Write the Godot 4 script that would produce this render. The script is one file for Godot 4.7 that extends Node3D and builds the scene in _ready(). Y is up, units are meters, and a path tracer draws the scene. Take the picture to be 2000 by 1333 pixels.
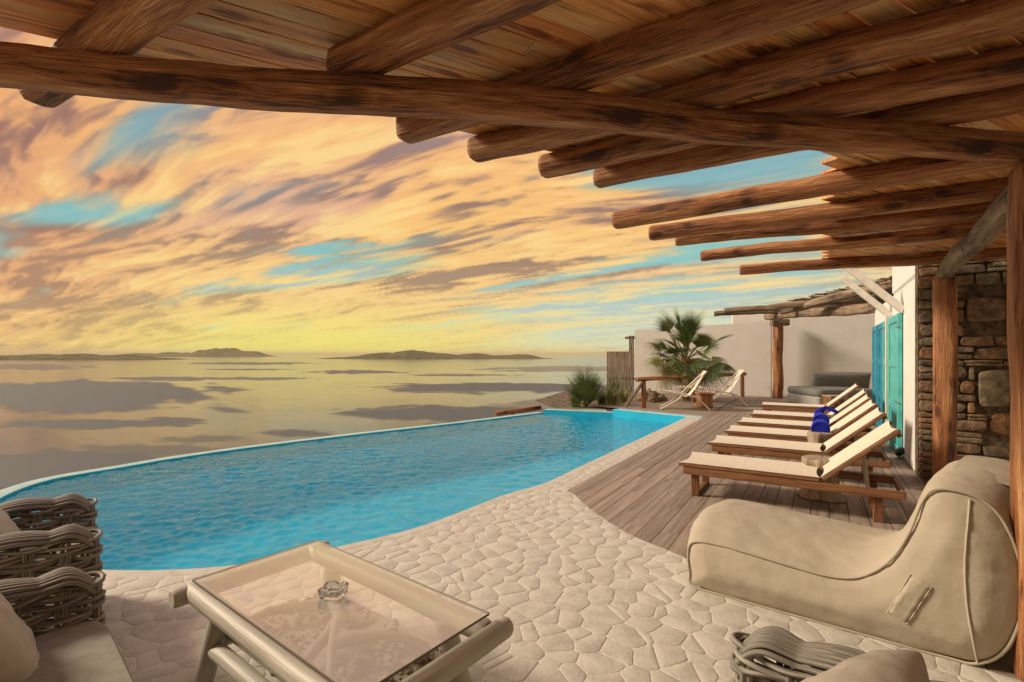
extends Node3D
# Terrace with an infinity pool above the sea.
# House axes: -z runs along the house wall away from the camera, +x is towards the house, -x towards the sea.
const F := 970.0          # focal length in photograph pixels
const HOR := 692.0        # row of the horizon
const EYE := 1.5
const YAW := 0.55763
const SEA_Y := -60.0
var fwd := Vector3(-sin(YAW), 0, -cos(YAW))
var rgt := Vector3(cos(YAW), 0, -sin(YAW))
var M := {}
var used := {}

func ray(u: float, v: float) -> Vector3:
	return fwd + rgt * ((u - 1000.0) / F) + Vector3.UP * ((HOR - v) / F)
func gp(u: float, v: float, y: float) -> Vector3:      # where that sight line meets the level y
	return Vector3(0, EYE, 0) + ray(u, v) * (F * (EYE - y) / (v - HOR))
func on_z(u: float, v: float, z: float) -> Vector3:
	var r := ray(u, v)
	return Vector3(0, EYE, 0) + r * (z / r.z)
func on_x(u: float, v: float, x: float) -> Vector3:
	var r := ray(u, v)
	return Vector3(0, EYE, 0) + r * (x / r.x)
func H(a: float, b: float, y := 0.0) -> Vector3:       # a along the house, b towards the sea
	return Vector3(-b, y, -a)
func C(r: float, f: float, y := 0.0) -> Vector3:       # right and forward of the terrace's middle
	return rgt * r + fwd * f + Vector3(0, y, 0)

# ---------------------------------------------------------------- scene tree helpers
func numbered(called: String) -> String:
	var n: int = used.get(called, 0)
	used[called] = n + 1
	return called if n == 0 else "%s_%03d" % [called, n]
func tag(o: Node, label: String, category: String, group := "") -> Node:
	o.set_meta("label", label)
	o.set_meta("category", category)
	if group: o.set_meta("group", group)
	return o
func thing(called: String, label: String, category: String, at := Vector3.ZERO, turn := 0.0, group := "") -> Node3D:
	var o := Node3D.new()
	o.name = numbered(called)
	add_child(o)
	o.position = at
	o.rotation.y = turn
	tag(o, label, category, group)
	return o
func obj(called: String, mesh: Mesh, mat: Material, parent: Node = self, xf := Transform3D.IDENTITY) -> MeshInstance3D:
	var o := MeshInstance3D.new()
	o.name = numbered(called) if parent == self else called
	o.mesh = mesh
	o.material_override = mat
	parent.add_child(o, true)
	o.transform = xf
	return o
func struct(called: String, mesh: Mesh, mat: Material) -> MeshInstance3D:
	var o := obj(called, mesh, mat)
	o.set_meta("kind", "structure")
	return o
func group_struct(called: String) -> Node3D:
	var o := Node3D.new()
	o.name = numbered(called)
	add_child(o)
	o.set_meta("kind", "structure")
	return o
func copy_of(root: Node3D, at: Vector3, turn: float, label: String) -> Node3D:
	var r: Node3D = root.duplicate()
	r.name = numbered(str(root.name).rstrip("0123456789").trim_suffix("_"))
	add_child(r)
	r.position = at
	r.rotation.y = turn
	r.set_meta("label", label)
	return r

# ---------------------------------------------------------------- mesh helpers
func ST() -> SurfaceTool:
	var s := SurfaceTool.new()
	s.begin(Mesh.PRIMITIVE_TRIANGLES)
	return s
func done(s: SurfaceTool) -> ArrayMesh:
	s.index()
	s.generate_normals()
	return s.commit()
func tri(s: SurfaceTool, a: Vector3, b: Vector3, c: Vector3, ua := Vector2.ZERO, ub := Vector2.ZERO, uc := Vector2.ZERO) -> void:
	s.set_uv(ua); s.add_vertex(a)
	s.set_uv(ub); s.add_vertex(b)
	s.set_uv(uc); s.add_vertex(c)
func quad(s: SurfaceTool, a: Vector3, b: Vector3, c: Vector3, d: Vector3, ua := Vector2.ZERO, ub := Vector2.ZERO, uc := Vector2.ZERO, ud := Vector2.ZERO) -> void:
	tri(s, a, b, c, ua, ub, uc)
	tri(s, a, c, d, ua, uc, ud)
func box(s: SurfaceTool, xf: Transform3D, size: Vector3, bev := 0.0, uvo := Vector2.ZERO) -> void:
	# chamfered box; uv runs along the longest side in metres
	s.set_smooth_group(-1)
	var h := size / 2.0
	var b: float = minf(bev, minf(h.x, minf(h.y, h.z)) * 0.9)
	var L := 0
	if h.y > h[L]: L = 1
	if h.z > h[L]: L = 2
	for k in 3:
		var i := (k + 1) % 3
		var j := (k + 2) % 3
		for sg in [-1.0, 1.0]:
			var p := []
			var uv := []
			for c in [[-1, -1], [1, -1], [1, 1], [-1, 1]]:
				var q := Vector3.ZERO
				q[k] = sg * h[k]
				q[i] = c[0] * (h[i] - b)
				q[j] = c[1] * (h[j] - b)
				p.append(xf * q)
				if k == L: uv.append(uvo + Vector2(q[i], q[j]))
				elif i == L: uv.append(uvo + Vector2(q[i], q[j] + k * 0.31))
				else: uv.append(uvo + Vector2(q[j], q[i] + k * 0.31))
			if sg > 0: quad(s, p[3], p[2], p[1], p[0], uv[3], uv[2], uv[1], uv[0])
			else: quad(s, p[0], p[1], p[2], p[3], uv[0], uv[1], uv[2], uv[3])
	if b <= 0.0: return
	for k in 3:                       # edges along axis k
		var i := (k + 1) % 3
		var j := (k + 2) % 3
		for si in [-1.0, 1.0]:
			for sj in [-1.0, 1.0]:
				var a0 := Vector3.ZERO
				a0[i] = si * h[i]; a0[j] = sj * (h[j] - b); a0[k] = -(h[k] - b)
				var a1 := a0
				a1[k] = h[k] - b
				var b0 := a0
				b0[i] = si * (h[i] - b); b0[j] = sj * h[j]
				var b1 := b0
				b1[k] = h[k] - b
				var u0 := uvo + Vector2(a0[L], a0[(L + 1) % 3])
				var u1 := uvo + Vector2(a1[L], a1[(L + 1) % 3])
				if si * sj > 0: quad(s, xf * a0, xf * a1, xf * b1, xf * b0, u0, u1, u1, u0)
				else: quad(s, xf * b0, xf * b1, xf * a1, xf * a0, u0, u1, u1, u0)
	for sx in [-1.0, 1.0]:
		for sy in [-1.0, 1.0]:
			for sz in [-1.0, 1.0]:
				var x0 := Vector3(sx * h.x, sy * (h.y - b), sz * (h.z - b))
				var y0 := Vector3(sx * (h.x - b), sy * h.y, sz * (h.z - b))
				var z0 := Vector3(sx * (h.x - b), sy * (h.y - b), sz * h.z)
				if sx * sy * sz > 0: tri(s, xf * x0, xf * z0, xf * y0, uvo, uvo, uvo)
				else: tri(s, xf * x0, xf * y0, xf * z0, uvo, uvo, uvo)
func box_mesh(size: Vector3, bev := 0.0, uvo := Vector2.ZERO, xf := Transform3D.IDENTITY) -> ArrayMesh:
	var s := ST()
	box(s, xf, size, bev, uvo)
	return done(s)
func at(p: Vector3, turn := 0.0) -> Transform3D:
	return Transform3D(Basis(Vector3.UP, turn), p)
func along(a: Vector3, b: Vector3) -> Transform3D:     # x axis from a to b, origin midway
	var x := (b - a).normalized()
	var up := Vector3.UP if absf(x.y) < 0.95 else Vector3.RIGHT
	var z := x.cross(up).normalized()
	return Transform3D(Basis(x, z.cross(x), z), (a + b) / 2.0)
func bar(s: SurfaceTool, a: Vector3, b: Vector3, h: float, w: float, bev := 0.004, uvo := Vector2.ZERO) -> void:
	box(s, along(a, b), Vector3((b - a).length(), h, w), bev, uvo)
func bar_mesh(a: Vector3, b: Vector3, h: float, w: float, bev := 0.004, uvo := Vector2.ZERO) -> ArrayMesh:
	var s := ST()
	bar(s, a, b, h, w, bev, uvo)
	return done(s)

func grid_arrays(v: PackedVector3Array, uv: PackedVector2Array, nu: int, nv: int, wrap_u := false, extra_idx := PackedInt32Array()) -> ArrayMesh:
	# rows of nu points; normals by accumulation
	var idx := PackedInt32Array()
	for j in nv - 1:
		for i in (nu if wrap_u else nu - 1):
			var i2 := (i + 1) % nu
			var a := j * nu + i
			var b := j * nu + i2
			var c := (j + 1) * nu + i2
			var d := (j + 1) * nu + i
			idx.append_array([a, b, c, a, c, d])
	idx.append_array(extra_idx)
	return smooth_mesh(v, uv, idx)
func smooth_mesh(v: PackedVector3Array, uv: PackedVector2Array, idx: PackedInt32Array) -> ArrayMesh:
	var n := PackedVector3Array()
	n.resize(v.size())
	for t in range(0, idx.size(), 3):
		var a := idx[t]
		var b := idx[t + 1]
		var c := idx[t + 2]
		var m := (v[c] - v[a]).cross(v[b] - v[a])
		n[a] += m
		n[b] += m
		n[c] += m
	for i in n.size(): n[i] = n[i].normalized()
	var arr := []
	arr.resize(Mesh.ARRAY_MAX)
	arr[Mesh.ARRAY_VERTEX] = v
	arr[Mesh.ARRAY_NORMAL] = n
	if uv.size() == v.size(): arr[Mesh.ARRAY_TEX_UV] = uv
	arr[Mesh.ARRAY_INDEX] = idx
	var m := ArrayMesh.new()
	m.add_surface_from_arrays(Mesh.PRIMITIVE_TRIANGLES, arr)
	return m

func tube_mesh(pts: PackedVector3Array, rad: PackedFloat32Array, sides := 8, uvo := Vector2.ZERO, squash := 1.0) -> ArrayMesh:
	var s := []
	s.append([pts, rad])
	return tubes_mesh(s, sides, uvo, squash)
func tubes_mesh(list: Array, sides := 8, uvo := Vector2.ZERO, squash := 1.0) -> ArrayMesh:
	var v := PackedVector3Array()
	var uv := PackedVector2Array()
	var idx := PackedInt32Array()
	for item in list:
		var pts: PackedVector3Array = item[0]
		var rad: PackedFloat32Array = item[1]
		var n := pts.size()
		var up := Vector3.UP
		if absf((pts[1] - pts[0]).normalized().y) > 0.9: up = Vector3.RIGHT
		var len := 0.0
		var first := v.size()
		for i in n:
			var t := (pts[mini(i + 1, n - 1)] - pts[maxi(i - 1, 0)]).normalized()
			if i > 0: len += pts[i].distance_to(pts[i - 1])
			var side := t.cross(up).normalized()
			up = side.cross(t).normalized()
			var r: float = rad[mini(i, rad.size() - 1)]
			for k in sides + 1:
				var an := TAU * k / sides
				v.append(pts[i] + (side * cos(an) * squash + up * sin(an)) * r)
				uv.append(uvo + Vector2(len, r * an))
		var w := sides + 1
		for i in n - 1:
			for k in sides:
				var a := first + i * w + k
				idx.append_array([a, a + w, a + w + 1, a, a + w + 1, a + 1])
		for e in 2:
			var c := v.size()
			var ring := first + (n - 1) * w * e
			var p: Vector3 = pts[(n - 1) * e]
			v.append(p)
			uv.append(uvo)
			for k in sides + 1:
				v.append(v[ring + k])
				uv.append(uvo + Vector2(cos(TAU * k / sides), sin(TAU * k / sides)) * rad[0])
			for k in sides:
				if e == 0: idx.append_array([c, c + 1 + k, c + 2 + k])
				else: idx.append_array([c, c + 2 + k, c + 1 + k])
	return smooth_mesh(v, uv, idx)
func spline(pts: Array, n: int) -> PackedVector3Array:
	var out := PackedVector3Array()
	var m := pts.size()
	for i in n + 1:
		var t := float(i) / n * (m - 1)
		var k := mini(int(t), m - 2)
		var p0: Vector3 = pts[maxi(k - 1, 0)]
		var p1: Vector3 = pts[k]
		var p2: Vector3 = pts[k + 1]
		var p3: Vector3 = pts[mini(k + 2, m - 1)]
		out.append(p1.cubic_interpolate(p2, p0, p3, t - k))
	return out
func radii(a: float, b: float, n: int) -> PackedFloat32Array:
	var out := PackedFloat32Array()
	for i in n: out.append(lerpf(a, b, float(i) / maxi(n - 1, 1)))
	return out

func log_mesh(len: float, w: float, h: float, power: float, seed: int, wob := 0.008, bend := 0.02, taper := 0.0) -> ArrayMesh:
	# a hewn trunk along +x, centred on y and z; power 2 is round, higher is squarer
	var nz := FastNoiseLite.new()
	nz.seed = seed
	nz.frequency = 1.0
	var segs := maxi(4, int(len / 0.07))
	var sides := 20
	var v := PackedVector3Array()
	var uv := PackedVector2Array()
	var uvo := Vector2(fmod(seed * 0.617, 7.0), fmod(seed * 0.233, 3.0))
	var rings := []
	rings.append([0.0, 0.86])
	rings.append([0.012, 0.97])
	for i in segs + 1:
		rings.append([lerpf(0.03, len - 0.03, float(i) / segs), 1.0])
	rings.append([len - 0.012, 0.97])
	rings.append([len, 0.86])
	for r in rings:
		var x: float = r[0]
		var tp := 1.0 - taper * x / len
		var off := Vector3(0, nz.get_noise_2d(x * 0.45, 3.7) * bend, nz.get_noise_2d(x * 0.45, 19.1) * bend)
		for k in sides + 1:
			var an := TAU * (k % sides) / sides
			var c := cos(an)
			var sn := sin(an)
			var sr := pow(pow(absf(c), power) + pow(absf(sn), power), -1.0 / power)
			var d := 1.0 + nz.get_noise_3d(x * 1.1, c * 1.2, sn * 1.2) * wob * 10.0 + nz.get_noise_3d(x * 5.0, c * 3.5, sn * 3.5) * wob * 3.5
			v.append(Vector3(x, 0, 0) + off + Vector3(0, sn * h * 0.5, c * w * 0.5) * sr * d * float(r[1]) * tp)
			uv.append(uvo + Vector2(x, float(k) / sides * (w + h) * 1.6))
	var n := sides + 1
	var idx := PackedInt32Array()
	for j in rings.size() - 1:
		for k in sides:
			var a := j * n + k
			idx.append_array([a, a + 1, a + n + 1, a, a + n + 1, a + n])
	for e in 2:
		var ring: int = (rings.size() - 1) * n * e
		var c0 := v.size()
		var mid := Vector3.ZERO
		for k in sides: mid += v[ring + k]
		v.append(mid / sides)
		uv.append(uvo)
		for k in n:
			v.append(v[ring + k])
			uv.append(uvo + Vector2(v[ring + k].y, v[ring + k].z) * 0.7)
		for k in sides:
			if e == 0: idx.append_array([c0, c0 + 2 + k, c0 + 1 + k])
			else: idx.append_array([c0, c0 + 1 + k, c0 + 2 + k])
	return smooth_mesh(v, uv, idx)
func lay_log(called: String, a: Vector3, b: Vector3, w: float, h: float, power: float, seed: int, mat: Material, parent: Node, wob := 0.008, bend := 0.02, taper := 0.0) -> MeshInstance3D:
	var xf := along(a, b)
	xf.origin = a
	return obj(called, log_mesh((b - a).length(), w, h, power, seed, wob, bend, taper), mat, parent, xf)

func cushion_mesh(size: Vector3, puff := 0.35, pinch := 0.04, seed := 1, creases := 0.008) -> ArrayMesh:
	# seam all round at mid height; size.y is the thickness
	var nz := FastNoiseLite.new()
	nz.seed = seed
	nz.frequency = 4.0
	var n := 29
	var v := PackedVector3Array()
	var uv := PackedVector2Array()
	var idx := PackedInt32Array()
	for sg in [1.0, -1.0]:
		var first := v.size()
		for j in n:
			for i in n:
				var x := -cos(PI * i / (n - 1))
				var z := -cos(PI * j / (n - 1))
				var e := pow(maxf(0.0, (1.0 - pow(absf(x), 3.0)) * (1.0 - pow(absf(z), 3.0))), puff)
				var px := x * (1.0 - pinch * (1.0 - z * z))
				var pz := z * (1.0 - pinch * (1.0 - x * x))
				var cr := nz.get_noise_3d(px * 1.3, sg, pz * 1.3) + 0.6 * sin(atan2(z, x) * 14.0 + nz.get_noise_2d(x, z) * 4.0) * pow(maxf(absf(x), absf(z)), 6.0)
				v.append(Vector3(px * size.x / 2, sg * (size.y / 2 * e + cr * creases * e), pz * size.z / 2))
				uv.append(Vector2(px * size.x / 2, pz * size.z / 2))
		for j in n - 1:
			for i in n - 1:
				var a := first + j * n + i
				if sg > 0: idx.append_array([a, a + 1, a + n + 1, a, a + n + 1, a + n])
				else: idx.append_array([a, a + n + 1, a + 1, a, a + n, a + n + 1])
	return smooth_mesh(v, uv, idx)

func poly_stone(poly: PackedVector2Array, h: float, bev: float, tilt: Vector2, base := -0.02) -> ArrayMesh:
	# a flat stone: outline in x and z, top near h with a rounded shoulder
	var n := poly.size()
	var mid := Vector2.ZERO
	for p in poly: mid += p
	mid /= n
	var s := ST()
	s.set_smooth_group(0)
	var rings := [[0.0, base], [0.0, h - bev * 0.75], [bev * 0.45, h - bev * 0.2], [bev * 1.3, h]]
	var pts := []
	for r in rings:
		var ring := []
		for p in poly:
			var d: Vector2 = mid - p
			var q: Vector2 = p + d.normalized() * minf(r[0], d.length() * 0.5)
			var y: float = r[1]
			if y > base + 0.0001: y += tilt.dot(q - mid)
			ring.append(Vector3(q.x, y, q.y))
		pts.append(ring)
	for r in 3:
		for i in n:
			var j := (i + 1) % n
			quad(s, pts[r][i], pts[r][j], pts[r + 1][j], pts[r + 1][i])
	for i in n:
		tri(s, pts[3][i], pts[3][(i + 1) % n], Vector3(mid.x, h + bev * 0.08, mid.y))
	return done(s)
func chaikin(poly: PackedVector2Array, q := 0.25) -> PackedVector2Array:
	var out := PackedVector2Array()
	for i in poly.size():
		var a := poly[i]
		var b := poly[(i + 1) % poly.size()]
		out.append(a.lerp(b, q))
		out.append(a.lerp(b, 1.0 - q))
	return out
func cell(sites: PackedVector2Array, weights: PackedFloat32Array, i: int, near: PackedInt32Array, gap: float, reach: float) -> PackedVector2Array:
	# the convex cell of a site in a weighted Voronoi diagram, drawn in by half the gap
	var s := sites[i]
	var poly := PackedVector2Array([s + Vector2(-reach, -reach), s + Vector2(reach, -reach), s + Vector2(reach, reach), s + Vector2(-reach, reach)])
	for k in near:
		if k == i: continue
		var d := sites[k] - s
		var l := d.length()
		if l > reach * 2.0 or l < 1e-5: continue
		var nrm := d / l
		var lim := (l * l + weights[i] - weights[k]) / (2.0 * l) - gap * 0.5
		var out := PackedVector2Array()
		var m := poly.size()
		for t in m:
			var p := poly[t]
			var q := poly[(t + 1) % m]
			var dp := nrm.dot(p - s) - lim
			var dq := nrm.dot(q - s) - lim
			if dp <= 0: out.append(p)
			if dp * dq < 0: out.append(p.lerp(q, dp / (dp - dq)))
		poly = out
		if poly.size() < 3: return PackedVector2Array()
	return poly
func sheet(poly: PackedVector2Array, y: float, uvs := 1.0) -> ArrayMesh:   # flat outline in x and z
	var t := Geometry2D.triangulate_polygon(poly)
	var s := ST()
	for i in range(0, t.size(), 3):
		var a := poly[t[i]]
		var b := poly[t[i + 1]]
		var c := poly[t[i + 2]]
		if (b - a).cross(c - a) < 0:
			var q := b
			b = c
			c = q
		tri(s, Vector3(a.x, y, a.y), Vector3(b.x, y, b.y), Vector3(c.x, y, c.y), a * uvs, b * uvs, c * uvs)
	return done(s)

# ---------------------------------------------------------------- textures and materials
func noise_data(w: int, h: int, freq: float, seed: int, oct := 4, sw := 0, sh := 0, type := FastNoiseLite.TYPE_SIMPLEX_SMOOTH) -> PackedByteArray:
	# seamless grey noise; with sw, sh it is made small and stretched
	var nz := FastNoiseLite.new()
	nz.seed = seed
	nz.noise_type = type
	nz.frequency = freq
	nz.fractal_octaves = oct
	var im := nz.get_seamless_image(sw if sw else w, sh if sh else h)
	im.convert(Image.FORMAT_L8)
	if im.get_width() != w or im.get_height() != h: im.resize(w, h, Image.INTERPOLATE_CUBIC)
	return im.get_data()
func ramp(cols: Array, t: float) -> Color:
	var x := clampf(t, 0.0, 0.9999) * (cols.size() - 1)
	var k := int(x)
	return (cols[k] as Color).lerp(cols[k + 1], x - k)
func to_tex(im: Image) -> ImageTexture:
	im.generate_mipmaps()
	return ImageTexture.create_from_image(im)
func lut(cols: Array) -> PackedByteArray:
	var out := PackedByteArray()
	for i in 256:
		var c := ramp(cols, i / 255.0)
		out.append_array([int(c.r * 255), int(c.g * 255), int(c.b * 255)])
	return out
func color_tex(g: PackedByteArray, w: int, h: int, cols: Array) -> ImageTexture:
	var l := lut(cols)
	var out := PackedByteArray()
	out.resize(w * h * 3)
	for i in w * h:
		var k := g[i] * 3
		out[i * 3] = l[k]
		out[i * 3 + 1] = l[k + 1]
		out[i * 3 + 2] = l[k + 2]
	return to_tex(Image.create_from_data(w, h, false, Image.FORMAT_RGB8, out))
func normal_tex(g: PackedByteArray, w: int, h: int, strength: float) -> ImageTexture:
	var im := Image.create_from_data(w, h, false, Image.FORMAT_L8, g)
	im.convert(Image.FORMAT_RGBA8)
	im.bump_map_to_normal_map(strength)
	return to_tex(im)
func mix_data(list: Array) -> PackedByteArray:            # [[data, weight, contrast], ...]
	var n: int = list[0][0].size()
	var out := PackedByteArray()
	out.resize(n)
	for i in n:
		var s := 0.0
		for l in list: s += (l[0][i] / 255.0 - 0.5) * l[1]
		out[i] = int(clampf(0.5 + s, 0, 1) * 255)
	return out
func wood(w: int, h: int, seed: int, streak: int, knots: int, cracks: float, fine := 0.5) -> PackedByteArray:
	var broad := noise_data(w, h, 0.02, seed, 3, maxi(16, w / (streak * 2)), h / 2)
	var grain := noise_data(w, h, 0.06, seed + 1, 3, maxi(16, w / streak), h)
	var hair := noise_data(w, h, 0.25, seed + 2, 2, maxi(16, w / (streak * 2)), h)
	var crk := noise_data(w, h, 0.05, seed + 3, 2, maxi(16, w / (streak * 2)), h)
	var rng := RandomNumberGenerator.new()
	rng.seed = seed
	var kn := []
	for k in knots: kn.append(Vector3(rng.randf() * w, rng.randf() * h, rng.randf_range(0.018, 0.034) * h * 1.6))
	var out := PackedByteArray()
	out.resize(w * h)
	for i in w * h:
		var t := 0.5 + (broad[i] / 255.0 - 0.5) * 0.8 + (grain[i] / 255.0 - 0.5) * 0.55 + (hair[i] / 255.0 - 0.5) * fine
		if cracks > 0.0:
			var c := absf(crk[i] / 255.0 - 0.5)
			if c < 0.012: t -= cracks * (1.0 - c / 0.012)
		out[i] = int(clampf(t, 0, 1) * 255)
	for k in kn:
		var r: float = k.z
		for dy in range(-int(r * 3), int(r * 3) + 1):
			for dx in range(-int(r * 5), int(r * 5) + 1):
				var q := sqrt(dx * dx * 0.45 + dy * dy) / r
				if q > 2.2: continue
				var i := posmod(int(k.y) + dy, h) * w + posmod(int(k.x) + dx, w)
				var ringy := 0.55 + 0.45 * cos(q * 7.5)
				var m := clampf(1.0 - q / 2.2, 0, 1)
				out[i] = int(clampf(out[i] / 255.0 - m * (0.42 if q < 0.8 else 0.30 * ringy), 0, 1) * 255)
	return out
func srgb(r: float, g: float, b: float) -> Color:
	return Color(r, g, b).linear_to_srgb()
func mat(tex: Texture2D, rough: float, nrm: Texture2D = null, nscale := 1.0, uvs := Vector3.ONE, tri_world := false, tint := Color.WHITE) -> StandardMaterial3D:
	var m := StandardMaterial3D.new()
	m.albedo_color = tint
	m.albedo_texture = tex
	m.roughness = rough
	m.uv1_scale = uvs
	if nrm:
		m.normal_enabled = true
		m.normal_texture = nrm
		m.normal_scale = nscale
	if tri_world:
		m.uv1_triplanar = true
		m.uv1_world_triplanar = true
	return m
func tinted(m: StandardMaterial3D, c: Color) -> StandardMaterial3D:
	var o: StandardMaterial3D = m.duplicate()
	o.albedo_color = c
	return o
func plain(c: Color, rough: float, metal := 0.0) -> StandardMaterial3D:
	var m := StandardMaterial3D.new()
	m.albedo_color = c
	m.roughness = rough
	m.metallic = metal
	return m

# ---------------------------------------------------------------- sky: air and clouds only
var n_warp := FastNoiseLite.new()
var n_broad := FastNoiseLite.new()
var n_streak := FastNoiseLite.new()
var n_fine := FastNoiseLite.new()
# cloud banks and openings: middle (as seen from the terrace), half width, half height, slope, amount
var gaps := [
	[330, 225, 130, 42, -0.10, 0.75], [215, 315, 110, 34, -0.25, 0.62], [165, 412, 125, 27, -0.03, 1.0], [15, 485, 55, 22, 0.05, 0.8], [735, 488, 125, 21, -0.16, 1.0], [545, 546, 190, 18, -0.12, 0.8],
	[230, 590, 120, 12, 0.05, 0.45], [1165, 290, 170, 42, -0.18, 0.8], [1120, 545, 190, 16, -0.17, 0.85], [1400, 500, 260, 17, -0.08, 1.0], [1540, 340, 260, 60, -0.1, 0.9], [1280, 330, 200, 36, -0.15, 0.7], [470, 641, 170, 9, 0.0, 0.5],
	[1090, 655, 220, 24, 0.0, 0.6], [1320, 592, 260, 18, -0.06, 0.9], [1500, 625, 260, 20, -0.02, 0.8], [90, 180, 60, 40, 0.0, 0.3], [1560, 550, 160, 20, -0.05, 0.6], [985, 470, 60, 12, -0.1, 0.3]]
var shades := [
	[345, 425, 150, 20, -0.12, 0.8], [90, 445, 110, 18, 0.05, 0.7], [620, 330, 170, 26, -0.24, 0.55], [880, 312, 180, 52, -0.18, 0.7], [1000, 345, 120, 30, -0.5, 0.5], [580, 468, 150, 20, -0.05, 0.7], [815, 473, 36, 12, 0.3, 1.1],
	[940, 527, 190, 17, -0.16, 0.95], [870, 560, 130, 13, -0.1, 0.6], [330, 585, 190, 16, -0.05, 0.7], [90, 580, 40, 26, 0.0, 0.7], [40, 625, 120, 12, 0.0, 0.5], [1000, 575, 220, 10, -0.08, 0.4],
	[150, 672, 80, 5, -0.1, 0.5], [560, 215, 230, 18, -0.03, 0.6], [60, 260, 130, 30, -0.3, 0.5], [650, 395, 200, 10, -0.1, 0.4], [300, 505, 220, 8, -0.02, 0.4], [1300, 600, 200, 8, -0.03, 0.3]]
var lits := [
	[700, 275, 260, 30, -0.22, 0.9], [120, 330, 160, 32, -0.35, 0.7], [760, 400, 220, 34, -0.28, 0.8], [820, 440, 180, 26, -0.1, 0.8], [520, 360, 160, 26, -0.1, 0.6], [1100, 430, 220, 30, -0.1, 0.7],
	[1000, 640, 300, 18, -0.05, 0.7], [1250, 570, 300, 14, -0.05, 0.7], [300, 545, 250, 14, 0.0, 0.5], [620, 600, 300, 20, -0.05, 0.7]]
var prepared := []
func prepare() -> void:
	for list in [gaps, shades, lits]:
		var out := PackedFloat32Array()
		for a in list: out.append_array([a[0], a[1], 1.0 / a[2], 1.0 / a[3], a[4], a[5]])
		prepared.append(out)
func banks(which: int, u: float, v: float) -> float:
	var l: PackedFloat32Array = prepared[which]
	var s := 0.0
	for k in range(0, l.size(), 6):
		var du := u - l[k]
		var x := du * l[k + 2]
		if x > 2.0 or x < -2.0: continue
		var y := (v - l[k + 1] - du * l[k + 4]) * l[k + 3]
		if y > 2.0 or y < -2.0: continue
		var d := x * x + y * y
		if d < 4.0: s += l[k + 5] * (1.0 - d * 0.25) * (1.0 - d * 0.25)
	return s
func by_height(list: Array, e: float) -> Color:
	for k in list.size() - 1:
		if e < list[k + 1][0]:
			return (list[k][1] as Color).lerp(list[k + 1][1], (e - list[k][0]) / (list[k + 1][0] - list[k][0]))
	return list[-1][1]
var lit_at := [[0.0, Color(0.96, 0.84, 0.55)], [6.0, Color(0.96, 0.79, 0.54)], [14.0, Color(0.98, 0.77, 0.48)], [24.0, Color(0.97, 0.73, 0.49)], [31.0, Color(0.83, 0.64, 0.57)], [45.0, Color(0.76, 0.66, 0.64)], [90.0, Color(0.78, 0.74, 0.74)]]
var dim_at := [[0.0, Color(0.80, 0.66, 0.48)], [8.0, Color(0.65, 0.54, 0.44)], [16.0, Color(0.60, 0.48, 0.44)], [24.0, Color(0.64, 0.49, 0.46)], [34.0, Color(0.68, 0.54, 0.56)], [90.0, Color(0.60, 0.56, 0.60)]]
var gap_at := [[0.0, Color(0.84, 0.92, 0.78)], [5.0, Color(0.72, 0.87, 0.80)], [10.0, Color(0.54, 0.79, 0.79)], [17.0, Color(0.51, 0.74, 0.77)], [25.0, Color(0.49, 0.62, 0.71)], [40.0, Color(0.50, 0.63, 0.74)], [90.0, Color(0.46, 0.58, 0.72)]]
var left_tint := Color(0.87, 0.58, 0.44)
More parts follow.
